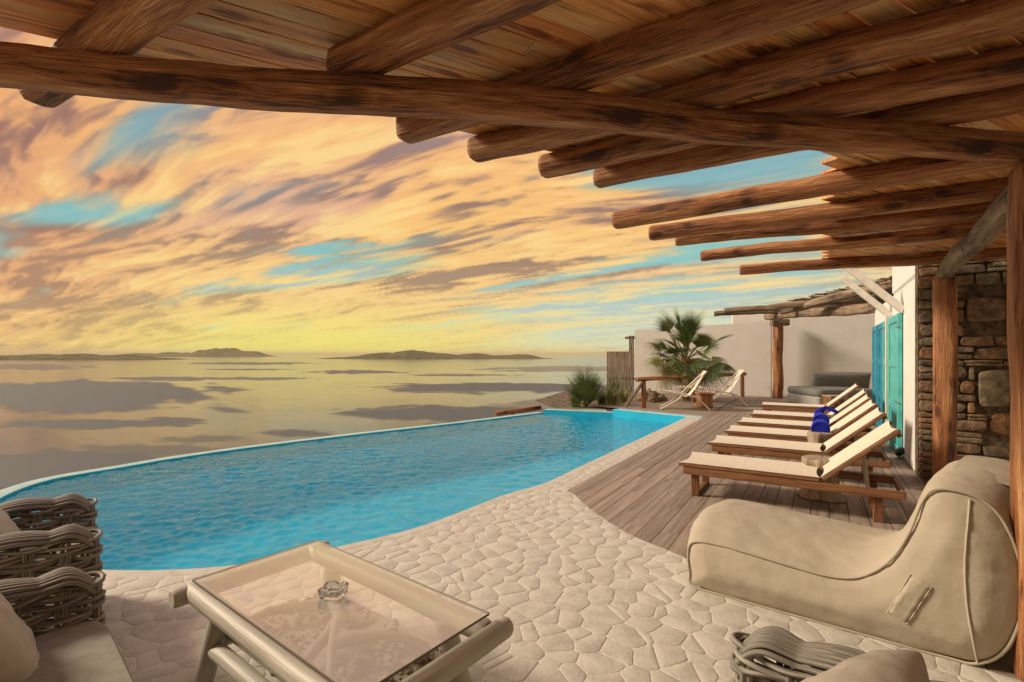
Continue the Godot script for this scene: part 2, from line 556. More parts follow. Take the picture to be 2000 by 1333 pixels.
func sky_color(dir: Vector3) -> Color:
	var y := maxf(dir.y, 0.0)
	var e := rad_to_deg(asin(y))
	var f := dir.dot(fwd)
	var r := dir.dot(rgt)
	var azr := atan2(r, f)
	var u := -9999.0
	var v := -9999.0
	if f > 0.2:
		u = 1000.0 + F * r / f
		v = HOR - F * y / f
	# the cloud deck, drawn out along the wind
	var p := Vector2(r, f) / (y + 0.13)
	var q := Vector2(p.dot(Vector2(-0.90, 0.44)), p.dot(Vector2(0.44, 0.90)))
	q += Vector2(n_warp.get_noise_2d(q.x * 0.7, q.y), n_warp.get_noise_2d(q.x * 0.7 + 40.0, q.y - 17.0)) * 0.17
	var broad := n_broad.get_noise_2d(q.x * 0.35, q.y)
	var s1 := n_streak.get_noise_2d(q.x * 0.5, q.y * 1.9)
	var s2 := n_streak.get_noise_2d(q.x * 1.05 + 9.0, q.y * 5.0 + 3.0)
	var fine := n_fine.get_noise_2d(q.x * 2.6 + s2, q.y * 11.0)
	var tex := s1 * 0.6 + s2 * 0.72 + fine * 0.55
	var g := broad * 0.75 + s2 * 0.5 + fine * 0.3 - 0.14
	var d := tex * 1.15 - broad * 0.2 + 0.02
	if u > -300.0 and u < 2300.0:
		var wu := u + broad * 120.0 + s1 * 90.0 + s2 * 50.0
		var wv := v + s1 * 22.0 + s2 * 16.0 + fine * 8.0
		var inb := clampf(1.0 - maxf(absf(u - 1000.0) - 1000.0, 0.0) / 300.0, 0.0, 1.0)
		var L := banks(2, wu, wv) * inb
		g = lerpf(g, g * 0.8 - 0.05, inb) + banks(0, wu, wv) * inb * (1.0 + s2 * 0.7) - L * 0.2
		d = d + banks(1, wu, wv) * inb * (0.55 + tex * 0.4) - L * 0.30
	var lit := by_height(lit_at, e)
	var dim := by_height(dim_at, e)
	var gap := by_height(gap_at, e)
	# the glow where the sun goes down, redder towards the left of it
	var left := smoothstep(0.50, 0.85, -azr) * smoothstep(2.6, 1.6, -azr)
	lit = lit.lerp(Color(0.86, 0.66, 0.60), clampf(0.25 + broad * 1.1 + s1 * 0.6, 0.0, 0.8) * smoothstep(6.0, 16.0, e))
	lit = lit.lerp(left_tint, left * 0.55 * smoothstep(40.0, 8.0, e))
	dim = dim.lerp(Color(0.62, 0.42, 0.38), left * 0.5)
	var right := smoothstep(-0.15, 0.4, azr) * smoothstep(14.0, 3.0, e)
	lit = lit.lerp(Color(0.94, 0.86, 0.72), right * 0.7)
	var c := lit.lerp(Color(1.0, 0.87, 0.58), smoothstep(0.0, 0.7, -d) * 0.75 * smoothstep(44.0, 20.0, e))
	c = c.lerp(dim, smoothstep(-0.04, 0.66, d) * 0.95)
	c = c.lerp(gap, smoothstep(-0.12, 0.95, g) * 0.9)
	var glow := exp(-pow((azr + 0.37) / 0.34, 2.0)) * exp(-pow(e / 4.2, 2.0))
	c = c.lerp(Color(0.97, 0.93, 0.46), glow * 0.85)
	c = c.lerp(Color(0.80, 0.91, 0.82), right * 0.6 * smoothstep(7.0, 1.0, e))
	return c
func make_sky() -> Sky:
	for a in [[n_warp, 7, 0.55, 2], [n_broad, 11, 0.75, 4], [n_streak, 23, 0.9, 5], [n_fine, 31, 1.1, 5]]:
		a[0].seed = a[1]
		a[0].noise_type = FastNoiseLite.TYPE_SIMPLEX_SMOOTH
		a[0].frequency = a[2]
		a[0].fractal_octaves = a[3]
	prepare()
	var im := Image.create(768, 384, false, Image.FORMAT_RGB8)
	for j in 384:
		var el := PI / 2 - PI * (j + 0.5) / 384
		if el < -0.03:
			im.fill_rect(Rect2i(0, j, 768, 384 - j), Color(0.62, 0.56, 0.46))
			break
		for i in 768:
			var az := wrapf(TAU * (i + 0.5) / 768, -PI, PI)
			im.set_pixel(i, j, sky_color(Vector3(sin(az) * cos(el), sin(el), -cos(az) * cos(el))))
	im.resize(3072, 1536, Image.INTERPOLATE_CUBIC)
	var i0 := int((-YAW - 0.95) / TAU * 3072)
	var i1 := int((-YAW + 0.85) / TAU * 3072)
	for j in range(400, 772):
		var el := PI / 2 - PI * (j + 0.5) / 1536
		for i in range(i0, i1):
			var az := TAU * (i + 0.5) / 3072
			im.set_pixel(posmod(i, 3072), j, sky_color(Vector3(sin(az) * cos(el), sin(el), -cos(az) * cos(el))))
	var m := PanoramaSkyMaterial.new()
	m.panorama = ImageTexture.create_from_image(im)
	m.energy_multiplier = 1.0
	var s := Sky.new()
	s.sky_material = m
	return s

# ---------------------------------------------------------------- sea and islands
func build_sea() -> void:
	# wind-ruffled patches and calm slicks: where they lie on the water
	var n := 1024
	var size := 9000.0
	var org := Vector2(-7400.0, -8600.0)
	var g := PackedFloat32Array()
	g.resize(n * n)
	var nz := FastNoiseLite.new()
	nz.seed = 5
	nz.frequency = 1.0
	nz.fractal_octaves = 4
	for p in [[190, 762, 250, 22, 1.0], [60, 770, 160, 24, 1.0], [180, 828, 190, 9, 0.9], [340, 822, 70, 8, 0.8], [480, 710, 130, 2.5, 0.8], [480, 722, 90, 1.6, 0.7], [330, 740, 110, 4, 0.7], [500, 740, 110, 3, 0.6],
		[700, 727, 90, 4.0, 0.8], [900, 733, 110, 2.2, 0.6], [990, 756, 260, 9, 1.0], [900, 760, 160, 8, 0.6], [890, 808, 240, 17, 1.0], [760, 806, 90, 13, 0.6], [580, 846, 60, 8, 0.8], [400, 858, 90, 7, 0.5], [600, 850, 40, 6, 0.5],
		[130, 915, 330, 40, 0.9], [300, 880, 200, 12, 0.5], [60, 716, 120, 6, 0.35], [1100, 720, 160, 6, 0.35], [1080, 790, 120, 10, 0.4]]:
		var c := gp(p[0], p[1], SEA_Y)
		var ax := gp(p[0] + p[2], p[1], SEA_Y) - c
		var dp := (gp(p[0], p[1] - p[3], SEA_Y) - gp(p[0], p[1] + p[3], SEA_Y)) / 2.0
		var A := Vector2(ax.x, ax.z)
		var B := Vector2(dp.x, dp.z)
		var det := A.cross(B)
		var ext := Vector2(absf(A.x) + absf(B.x), absf(A.y) + absf(B.y)) * 1.5
		var c2 := Vector2(c.x, c.z)
		var lo := ((c2 - ext - org) / size * n).clamp(Vector2.ZERO, Vector2(n - 1, n - 1))
		var hi := ((c2 + ext - org) / size * n).clamp(Vector2.ZERO, Vector2(n - 1, n - 1))
		for j in range(int(lo.y), int(hi.y) + 1):
			for i in range(int(lo.x), int(hi.x) + 1):
				var w := org + Vector2(i + 0.5, j + 0.5) * size / n - c2
				var s := w.cross(B) / det
				var t := A.cross(w) / det
				var d := sqrt(s * s + t * t) + nz.get_noise_2d(s * 1.6 + p[0], t * 0.9) * 0.55 + nz.get_noise_2d(s * 6.0, t * 2.5 + p[1]) * 0.25
				var k := smoothstep(1.05, 0.72, d) * float(p[4])
				var at_i := j * n + i
				if k > g[at_i]: g[at_i] = k
	var rough := PackedByteArray()
	rough.resize(n * n)
	var fleck := noise_data(n, n, 0.05, 77, 3)
	for i in n * n:
		var k := clampf(g[i] + (fleck[i] / 255.0 - 0.5) * 0.16, 0.0, 1.0)
		rough[i] = int(lerpf(32.0, 165.0, k))
	var m := StandardMaterial3D.new()
	m.albedo_color = Color8(74, 84, 90)
	m.roughness = 1.0
	m.roughness_texture = to_tex(Image.create_from_data(n, n, false, Image.FORMAT_L8, rough))
	m.metallic_specular = 0.5
	M.sea = m
	# the sheet: near water in fine swell, far water flat, reaching the horizon
	var v := PackedVector3Array()
	var uv := PackedVector2Array()
	var nr := 230
	var na := 560
	var swell := FastNoiseLite.new()
	swell.seed = 91
	swell.frequency = 1.0
	swell.fractal_octaves = 3
	for j in nr:
		var rr := 70.0 * pow(1300.0, float(j) / (nr - 1))
		for i in na:
			var an := PI * (0.12 + 1.2 * float(i) / (na - 1))
			var p := Vector3(cos(an), 0, -sin(an)) * rr
			var y := SEA_Y + swell.get_noise_2d(an * 55.0, log(rr) * 75.0) * rr * 0.0005 * smoothstep(16000.0, 3000.0, rr)
			v.append(Vector3(p.x, y, p.z))
			uv.append((Vector2(p.x, p.z) - org) / size)
	struct("sea", grid_arrays(v, uv, na, nr), m)

func island(label_seed: int, pts: Array, base_v: float, depth: float, m: Material) -> void:
	# a ridge: pts are [column, height in pixels]; it stands on the water at the row base_v
	var v := PackedVector3Array()
	var uv := PackedVector2Array()
	var nz := FastNoiseLite.new()
	nz.seed = label_seed
	nz.frequency = 0.0016
	nz.fractal_octaves = 5
	var d := F * (EYE - SEA_Y) / (base_v - HOR)
	var nu := 160
	var nv := 28
	for j in nv:
		var t := float(j) / (nv - 1)
		for i in nu:
			var x := float(i) / (nu - 1)
			var u: float = lerpf(pts[0][0], pts[-1][0], x)
			var h := 0.0
			for k in pts.size() - 1:
				if u >= pts[k][0] and u <= pts[k + 1][0]:
					h = lerpf(pts[k][1], pts[k + 1][1], smoothstep(0.0, 1.0, (u - pts[k][0]) / (pts[k + 1][0] - pts[k][0])))
			var p := C((u - 1000.0) / F * d, d + (t - 0.35) * depth)
			var prof := pow(sin(PI * clampf(t, 0.0, 1.0)), 0.8)
			var hh := h / F * d * prof
			hh *= 1.0 + 0.35 * nz.get_noise_2d(p.x, p.z) * minf(1.0, hh / 25.0) * 1.6
			v.append(Vector3(p.x, SEA_Y - 6.0 + hh + (6.0 if prof > 0.02 else 0.0), p.z))
			uv.append(Vector2(p.x, p.z) * 0.001)
	struct("island", grid_arrays(v, uv, nu, nv), m)
func build_islands() -> void:
	var g := mix_data([[noise_data(256, 256, 0.02, 3, 4), 1.2, 0], [noise_data(256, 256, 0.1, 8, 3), 0.6, 0]])
	var m := mat(color_tex(g, 256, 256, [srgb(0.055, 0.06, 0.04), srgb(0.11, 0.105, 0.07), srgb(0.17, 0.155, 0.11)]), 1.0, null, 1.0, Vector3(1.2, 1.2, 1))
	m.metallic_specular = 0.1
	island(3, [[215, 0], [255, 6], [300, 5], [330, 8], [375, 6], [400, 13], [428, 19], [460, 12], [490, 9], [515, 1], [525, 0]], 697.0, 1300.0, m)
	island(9, [[-160, 0], [-60, 10], [20, 8], [90, 9], [140, 16], [170, 11], [220, 8], [300, 4], [345, 0]], 703.0, 700.0, m)
	island(14, [[615, 0], [660, 3], [700, 6], [740, 14], [765, 11], [800, 16], [850, 10], [890, 7], [930, 9], [985, 6], [1030, 7], [1070, 1], [1080, 0]], 701.0, 900.0, m)

# ---------------------------------------------------------------- materials
func build_materials() -> void:
	# cream painted paving
	var g := mix_data([[noise_data(512, 512, 0.012, 1, 4), 0.9, 0], [noise_data(512, 512, 0.12, 2, 3), 0.5, 0]])
	var gn := mix_data([[noise_data(512, 512, 0.05, 4, 4), 1.0, 0], [noise_data(512, 512, 0.2, 5, 2), 0.6, 0]])
	var bump := normal_tex(gn, 512, 512, 3.0)
	M.paving = []
	for k in 4:
		var q: float = [0.90, 0.88, 0.92, 0.86][k]
		M.paving.append(mat(color_tex(g, 512, 512, [srgb(0.47 * q, 0.445 * q, 0.385 * q), srgb(0.62 * q, 0.59 * q, 0.515 * q), srgb(0.68 * q, 0.65 * q, 0.575 * q)]), 0.62, bump, 0.3, Vector3.ONE * 0.9, true))
	M.grout = mat(color_tex(g, 512, 512, [srgb(0.44, 0.415, 0.355), srgb(0.59, 0.56, 0.485), srgb(0.65, 0.62, 0.545)]), 0.8, bump, 0.8, Vector3.ONE * 0.9, true)
	M.plaster = mat(color_tex(mix_data([[noise_data(512, 512, 0.008, 31, 4), 0.8, 0], [noise_data(512, 512, 0.06, 32, 3), 0.3, 0]]), 512, 512, [srgb(0.66, 0.65, 0.61), srgb(0.71, 0.70, 0.665), srgb(0.73, 0.72, 0.685)]), 0.9, bump, 0.25, Vector3.ONE * 0.45, true)
	M.white_paint = mat(color_tex(noise_data(128, 128, 0.05, 33, 3), 128, 128, [srgb(0.60, 0.57, 0.50), srgb(0.76, 0.73, 0.67)]), 0.6, bump, 0.3, Vector3.ONE, true)
	# wood
	var w1 := wood(1024, 512, 10, 10, 16, 0.0, 0.4)
	var n1 := normal_tex(w1, 1024, 512, 2.0)
	M.boards = []
	for k in 3:
		var a: Array = [[srgb(0.22, 0.08, 0.024), srgb(0.62, 0.28, 0.09), srgb(0.73, 0.37, 0.13), srgb(0.80, 0.47, 0.19)], [srgb(0.20, 0.09, 0.035), srgb(0.60, 0.33, 0.125), srgb(0.71, 0.44, 0.19), srgb(0.80, 0.55, 0.28)], [srgb(0.22, 0.07, 0.02), srgb(0.60, 0.23, 0.07), srgb(0.70, 0.31, 0.10), srgb(0.77, 0.40, 0.15)]][k]
		M.boards.append(mat(color_tex(w1, 1024, 512, a), 0.55, n1, 0.5, Vector3(0.55, 1.9, 1)))
	var w2 := wood(1024, 512, 40, 12, 10, 0.42, 0.7)
	var n2 := normal_tex(w2, 1024, 512, 5.0)
	M.log = mat(color_tex(w2, 1024, 512, [srgb(0.05, 0.017, 0.007), srgb(0.27, 0.105, 0.036), srgb(0.40, 0.175, 0.065), srgb(0.60, 0.35, 0.165)]), 0.72, n2, 0.9, Vector3(0.6, 1.6, 1))
	M.log_grey = mat(color_tex(w2, 1024, 512, [srgb(0.06, 0.042, 0.028), srgb(0.25, 0.175, 0.11), srgb(0.42, 0.325, 0.22)]), 0.8, n2, 0.9, Vector3(0.6, 1.6, 1))
	M.post = mat(color_tex(w2, 1024, 512, [srgb(0.05, 0.017, 0.007), srgb(0.26, 0.098, 0.036), srgb(0.38, 0.165, 0.063), srgb(0.57, 0.32, 0.15)]), 0.6, n2, 0.6, Vector3(0.5, 1.6, 1))
	var w3 := wood(512, 512, 60, 16, 0, 0.0, 0.9)
	var n3 := normal_tex(w3, 512, 512, 2.5)
	M.deck = []
	for k in 4:
		var q: float = [1.0, 0.9, 1.1, 0.96][k]
		M.deck.append(mat(color_tex(w3, 512, 512, [srgb(0.18 * q, 0.138 * q, 0.106 * q), srgb(0.285 * q, 0.225 * q, 0.178 * q), srgb(0.38 * q, 0.31 * q, 0.25 * q)]), 0.6, n3, 0.5, Vector3(0.8, 2.2, 1)))
	M.teak = mat(color_tex(w3, 512, 512, [srgb(0.07, 0.028, 0.012), srgb(0.20, 0.085, 0.035), srgb(0.33, 0.165, 0.075)]), 0.55, n3, 0.4, Vector3(1.2, 3.0, 1))
	M.limed = mat(color_tex(w3, 512, 512, [srgb(0.36, 0.335, 0.28), srgb(0.46, 0.43, 0.365), srgb(0.54, 0.51, 0.44)]), 0.5, n3, 0.3, Vector3(0.8, 2.0, 1))
	M.stump = mat(color_tex(w2, 1024, 512, [srgb(0.16, 0.11, 0.07), srgb(0.42, 0.34, 0.24), srgb(0.56, 0.47, 0.35)]), 0.8, n2, 0.8, Vector3(1.2, 1.6, 1))
	# stone
	var gs := mix_data([[noise_data(512, 512, 0.01, 51, 5), 1.1, 0], [noise_data(512, 512, 0.07, 52, 4), 0.7, 0]])
	var ns := normal_tex(mix_data([[noise_data(512, 512, 0.02, 53, 5), 1.3, 0], [noise_data(512, 512, 0.1, 54, 3), 0.6, 0]]), 512, 512, 7.0)
	M.stone = []
	for a in [[0.20, 0.125, 0.07], [0.23, 0.145, 0.08], [0.17, 0.115, 0.07], [0.21, 0.165, 0.105], [0.25, 0.135, 0.065], [0.19, 0.145, 0.095]]:
		M.stone.append(mat(color_tex(gs, 512, 512, [srgb(a[0] * 0.42, a[1] * 0.42, a[2] * 0.42), srgb(a[0], a[1], a[2]), srgb(a[0] * 1.7, a[1] * 1.7, a[2] * 1.75)]), 0.85, ns, 1.0, Vector3.ONE * 1.7, true))
	M.mortar = mat(color_tex(gs, 512, 512, [srgb(0.06, 0.042, 0.028), srgb(0.14, 0.10, 0.065), srgb(0.20, 0.15, 0.10)]), 1.0, ns, 1.0, Vector3.ONE * 2.0, true)
	# cloth
	var weave := PackedByteArray()
	weave.resize(128 * 128)
	for j in 128:
		for i in 128:
			var over := ((i / 4) + (j / 4)) % 2 == 0
			var t: float = sin(PI * ((i % 4) + 0.5) / 4.0) if over else sin(PI * ((j % 4) + 0.5) / 4.0)
			weave[j * 128 + i] = int(90 + 130 * t)
	var nw := normal_tex(weave, 128, 128, 1.5)
	var gc := mix_data([[noise_data(256, 256, 0.015, 71, 4), 0.8, 0], [noise_data(256, 256, 0.2, 72, 2), 0.35, 0]])
	var crease := normal_tex(mix_data([[noise_data(512, 512, 0.012, 81, 5), 1.6, 0], [noise_data(512, 512, 0.03, 82, 4, 128, 512), 0.7, 0]]), 512, 512, 6.0)
	M.canvas = mat(color_tex(gc, 256, 256, [srgb(0.40, 0.35, 0.27), srgb(0.44, 0.385, 0.30), srgb(0.47, 0.415, 0.325)]), 0.85, crease, 0.22, Vector3.ONE * 0.8, true)
	M.pillow = mat(color_tex(gc, 256, 256, [srgb(0.44, 0.40, 0.335), srgb(0.53, 0.49, 0.42), srgb(0.59, 0.55, 0.475)]), 0.9, nw, 0.25, Vector3.ONE * 4.0, true)
	M.seat_grey = mat(color_tex(gc, 256, 256, [srgb(0.22, 0.205, 0.175), srgb(0.275, 0.258, 0.222), srgb(0.31, 0.292, 0.255)]), 0.9, nw, 0.25, Vector3.ONE * 4.0, true)
	M.sling = mat(color_tex(gc, 256, 256, [srgb(0.62, 0.55, 0.43), srgb(0.70, 0.63, 0.51), srgb(0.75, 0.69, 0.57)]), 0.8, nw, 0.4, Vector3.ONE * 5.0, true)
	M.daybed = mat(color_tex(gc, 256, 256, [srgb(0.12, 0.125, 0.12), srgb(0.17, 0.175, 0.17), srgb(0.21, 0.215, 0.205)]), 0.9, nw, 0.4, Vector3.ONE * 4.0, true)
	M.daybed_base = mat(color_tex(gc, 256, 256, [srgb(0.26, 0.255, 0.24), srgb(0.34, 0.335, 0.315), srgb(0.40, 0.395, 0.37)]), 0.9, nw, 0.4, Vector3.ONE * 4.0, true)
	M.towel = mat(color_tex(gc, 256, 256, [srgb(0.004, 0.008, 0.22), srgb(0.008, 0.018, 0.42), srgb(0.012, 0.03, 0.55)]), 1.0, bump, 1.2, Vector3.ONE * 9.0, true)
	M.rattan = mat(color_tex(w3, 512, 512, [srgb(0.07, 0.062, 0.052), srgb(0.25, 0.228, 0.195), srgb(0.46, 0.43, 0.375)]), 0.6, n3, 0.6, Vector3(2.5, 9.0, 1))
	# paint, metal, glass, water
	M.turquoise = mat(color_tex(gc, 256, 256, [srgb(0.05, 0.33, 0.33), srgb(0.085, 0.47, 0.46), srgb(0.12, 0.53, 0.51)]), 0.5, n3, 0.2, Vector3.ONE, true)
	M.blue_door = mat(color_tex(gc, 256, 256, [srgb(0.01, 0.18, 0.30), srgb(0.015, 0.25, 0.40), srgb(0.02, 0.30, 0.46)]), 0.5, n3, 0.2, Vector3.ONE, true)
	M.tube_white = plain(srgb(0.66, 0.60, 0.50), 0.4)
	M.steel = plain(srgb(0.55, 0.53, 0.50), 0.35, 1.0)
	M.bronze = plain(srgb(0.13, 0.11, 0.085), 0.65)
	M.black = plain(srgb(0.02, 0.02, 0.02), 0.4)
	M.pool_paint = mat(color_tex(gc, 256, 256, [srgb(0.0, 0.38, 0.58), srgb(0.003, 0.49, 0.72), srgb(0.008, 0.56, 0.78)]), 0.5, null, 1.0, Vector3.ONE * 0.4, true)
	M.pool_edge = mat(color_tex(gc, 256, 256, [srgb(0.28, 0.55, 0.60), srgb(0.42, 0.66, 0.68), srgb(0.55, 0.72, 0.72)]), 0.35, bump, 0.4, Vector3.ONE * 0.8, true)
	var wm := StandardMaterial3D.new()
	wm.albedo_color = Color(0.04, 0.72, 0.88, 0.32)
	wm.transparency = BaseMaterial3D.TRANSPARENCY_ALPHA
	wm.roughness = 0.03
	wm.metallic_specular = 0.33
	M.water = wm
	var gl := StandardMaterial3D.new()
	gl.albedo_color = Color(0.92, 0.90, 0.88, 0.05)
	gl.metallic = 0.2
	gl.transparency = BaseMaterial3D.TRANSPARENCY_ALPHA
	gl.roughness = 0.02
	M.glass = gl
	var gs2 := StandardMaterial3D.new()
	gs2.albedo_color = Color(0.96, 0.97, 0.96, 0.0)
	gs2.transparency = BaseMaterial3D.TRANSPARENCY_ALPHA
	gs2.refraction_enabled = true
	gs2.refraction_scale = 0.05
	gs2.roughness = 0.02
	M.cut_glass = gs2
	# earth and plants
	M.earth = mat(color_tex(gs, 512, 512, [srgb(0.06, 0.045, 0.028), srgb(0.15, 0.115, 0.075), srgb(0.24, 0.19, 0.13)]), 1.0, ns, 1.0, Vector3.ONE * 0.6, true)
	M.leaf = []
	for a in [[0.075, 0.13, 0.032], [0.115, 0.17, 0.04], [0.19, 0.20, 0.055], [0.18, 0.145, 0.065]]:
		var m := mat(color_tex(gc, 256, 256, [srgb(a[0] * 0.6, a[1] * 0.6, a[2] * 0.6), srgb(a[0], a[1], a[2]), srgb(a[0] * 1.4, a[1] * 1.35, a[2] * 1.4)]), 0.5, null, 1.0, Vector3.ONE * 2.0, true)
		m.backlight_enabled = true
		m.backlight = Color(0.35, 0.35, 0.35)
		M.leaf.append(m)
	M.bark = M.log

# ---------------------------------------------------------------- terrace, deck, pool
var pool_near := []      # along the terrace side, from the left end to the far right corner (y 0)
var pool_far := []       # along the spill edge, from the left end to the far right corner
const WATER := -0.2
const CREST := -0.17
func V2(p: Vector3) -> Vector2:
	return Vector2(p.x, p.z)
func V3(p: Vector2, y: float) -> Vector3:
	return Vector3(p.x, y, p.y)
func smooth_line(pts: Array, n: int) -> PackedVector2Array:
	var q := []
	for p in pts: q.append(V3(p, 0))
	var out := PackedVector2Array()
	for p in spline(q, n): out.append(V2(p))
	return out
var near_line := PackedVector2Array()
var far_line := PackedVector2Array()
var far_corner := Vector2()
var end_mid := Vector2()
var end_left := Vector2()
func build_pool() -> void:
	var x_edge := -2.72
	far_corner = Vector2(x_edge, -12.3)
	var left_tip := V2(H(1.15, 6.0))
	pool_near = [left_tip, V2(H(1.12, 4.9)), V2(gp(210, 1115, 0)), V2(gp(385, 1112, 0)), V2(gp(560, 1092, 0)), V2(gp(675, 1066, 0)), V2(gp(830, 1027, 0)), V2(gp(980, 970, 0)), Vector2(x_edge, -5.1), Vector2(x_edge, -6.0)]
	near_line = smooth_line(pool_near, 60)
	near_line.append(far_corner)
	end_left = V2(gp(1062, 806, CREST))
	end_mid = V2(gp(1197, 800, 0))
	pool_far = [left_tip, V2(H(1.5, 7.6)), V2(gp(80, 942, CREST)), V2(gp(250, 911, CREST)), V2(gp(350, 894, CREST)), V2(gp(500, 873, CREST)), V2(gp(700, 848.5, CREST)), V2(gp(900, 826, CREST)), end_left]
	far_line = smooth_line(pool_far, 60)
	var root := group_struct("pool")
	# basin: inner walls, then the floor
	var loop := PackedVector2Array()
	loop.append_array(near_line)
	loop.append(end_mid)
	for i in range(far_line.size() - 1, 0, -1): loop.append(far_line[i])
	var s := ST()
	s.set_smooth_group(-1)
	for i in loop.size():
		var a := loop[i]
		var b := loop[(i + 1) % loop.size()]
		var ta := -0.001 if i < near_line.size() else CREST
		var tb := -0.001 if i + 1 < near_line.size() + 1 and i + 1 != loop.size() else CREST
		if i >= near_line.size(): ta = CREST
		if i + 1 > near_line.size(): tb = CREST
		if i == near_line.size(): ta = -0.09; tb = -0.09
		if i == near_line.size() - 1: ta = -0.001; tb = -0.001
		quad(s, V3(a, ta), V3(b, tb), V3(b, -1.15), V3(a, -1.15))
	obj("basin_wall", done(s), M.pool_paint, root)
	obj("basin_floor", sheet(loop, -1.15), M.pool_paint, root)
	# the spill edge: a rounded crest with its outer face
	var v := PackedVector3Array()
	var uv := PackedVector2Array()
	var prof := [[0.0, -0.30], [0.0, -0.03], [0.02, 0.0], [0.20, 0.0], [0.23, -0.03], [0.24, -1.6]]
	for i in far_line.size():
		var t := (far_line[mini(i + 1, far_line.size() - 1)] - far_line[maxi(i - 1, 0)]).normalized()
		var nrm := Vector2(t.y, -t.x)
		if nrm.dot(Vector2(-1, 0)) < 0: nrm = -nrm
		for p in prof:
			v.append(V3(far_line[i] + nrm * p[0], CREST + p[1]))
			uv.append(far_line[i])
	obj("spill_edge", grid_arrays(v, uv, prof.size(), far_line.size()), M.pool_edge, root)
	# raised rim at the far end
	var out_dir := Vector2(0.0, -1.0)
	s = ST()
	var e0 := far_corner + Vector2(0.3, 0.0)
	for seg in [[e0, end_mid, 0.0, 0.34], [end_mid, end_left, -0.085, 0.24]]:
		var a: Vector2 = seg[0]
		var b: Vector2 = seg[1]
		var t := (b - a).normalized()
		var nrm := Vector2(-t.y, t.x)
		if nrm.dot(out_dir) < 0: nrm = -nrm
		box(s, Transform3D(Basis(V3(t, 0), Vector3.UP, V3(nrm, 0)), V3((a + b) / 2 + nrm * (seg[3] / 2 + 0.002), seg[2] - 0.25)), Vector3((b - a).length() + 0.02, 0.5, seg[3]), 0.02)
	var rim := obj("far_rim", done(s), M.pool_edge, root)
	rim.set_meta("label", "pale rim with a step at the far end of the pool")
	# water
	var nz := FastNoiseLite.new()
	nz.seed = 17
	nz.frequency = 1.0
	nz.fractal_octaves = 3
	var nu := 520
	var nv := 170
	var A := resample(near_line, nu)
	var far2 := far_line.duplicate()
	far2.append(end_mid)
	far2.append(far_corner)
	var B := resample(far2, nu)
	v = PackedVector3Array()
	uv = PackedVector2Array()
	for j in nv:
		var t := float(j) / (nv - 1)
		for i in nu:
			var p := A[i].lerp(B[i], t)
			var r := V3(p, 0).dot(rgt)
			var f := V3(p, 0).dot(fwd)
			var calm := 0.62 + 0.5 * nz.get_noise_2d(p.x * 0.28, p.y * 0.28)
			var h := nz.get_noise_2d(r * 1.9 + 4.0, f * 4.2) * 0.026 + nz.get_noise_2d(r * 6.0, f * 11.0 + 9.0) * 0.024
			v.append(V3(p, WATER + h * calm))
			uv.append(p)
	struct("pool_water", grid_arrays(v, uv, nu, nv), M.water)
func resample(line: PackedVector2Array, n: int) -> PackedVector2Array:
	var total := 0.0
	for i in line.size() - 1: total += line[i].distance_to(line[i + 1])
	var out := PackedVector2Array()
	var k := 0
	var run := 0.0
	for i in n:
		var want := total * i / (n - 1)
		while k < line.size() - 2 and run + line[k].distance_to(line[k + 1]) < want:
			run += line[k].distance_to(line[k + 1])
			k += 1
		var l := line[k].distance_to(line[k + 1])
		out.append(line[k].lerp(line[k + 1], clampf((want - run) / maxf(l, 1e-6), 0, 1)))
	return out

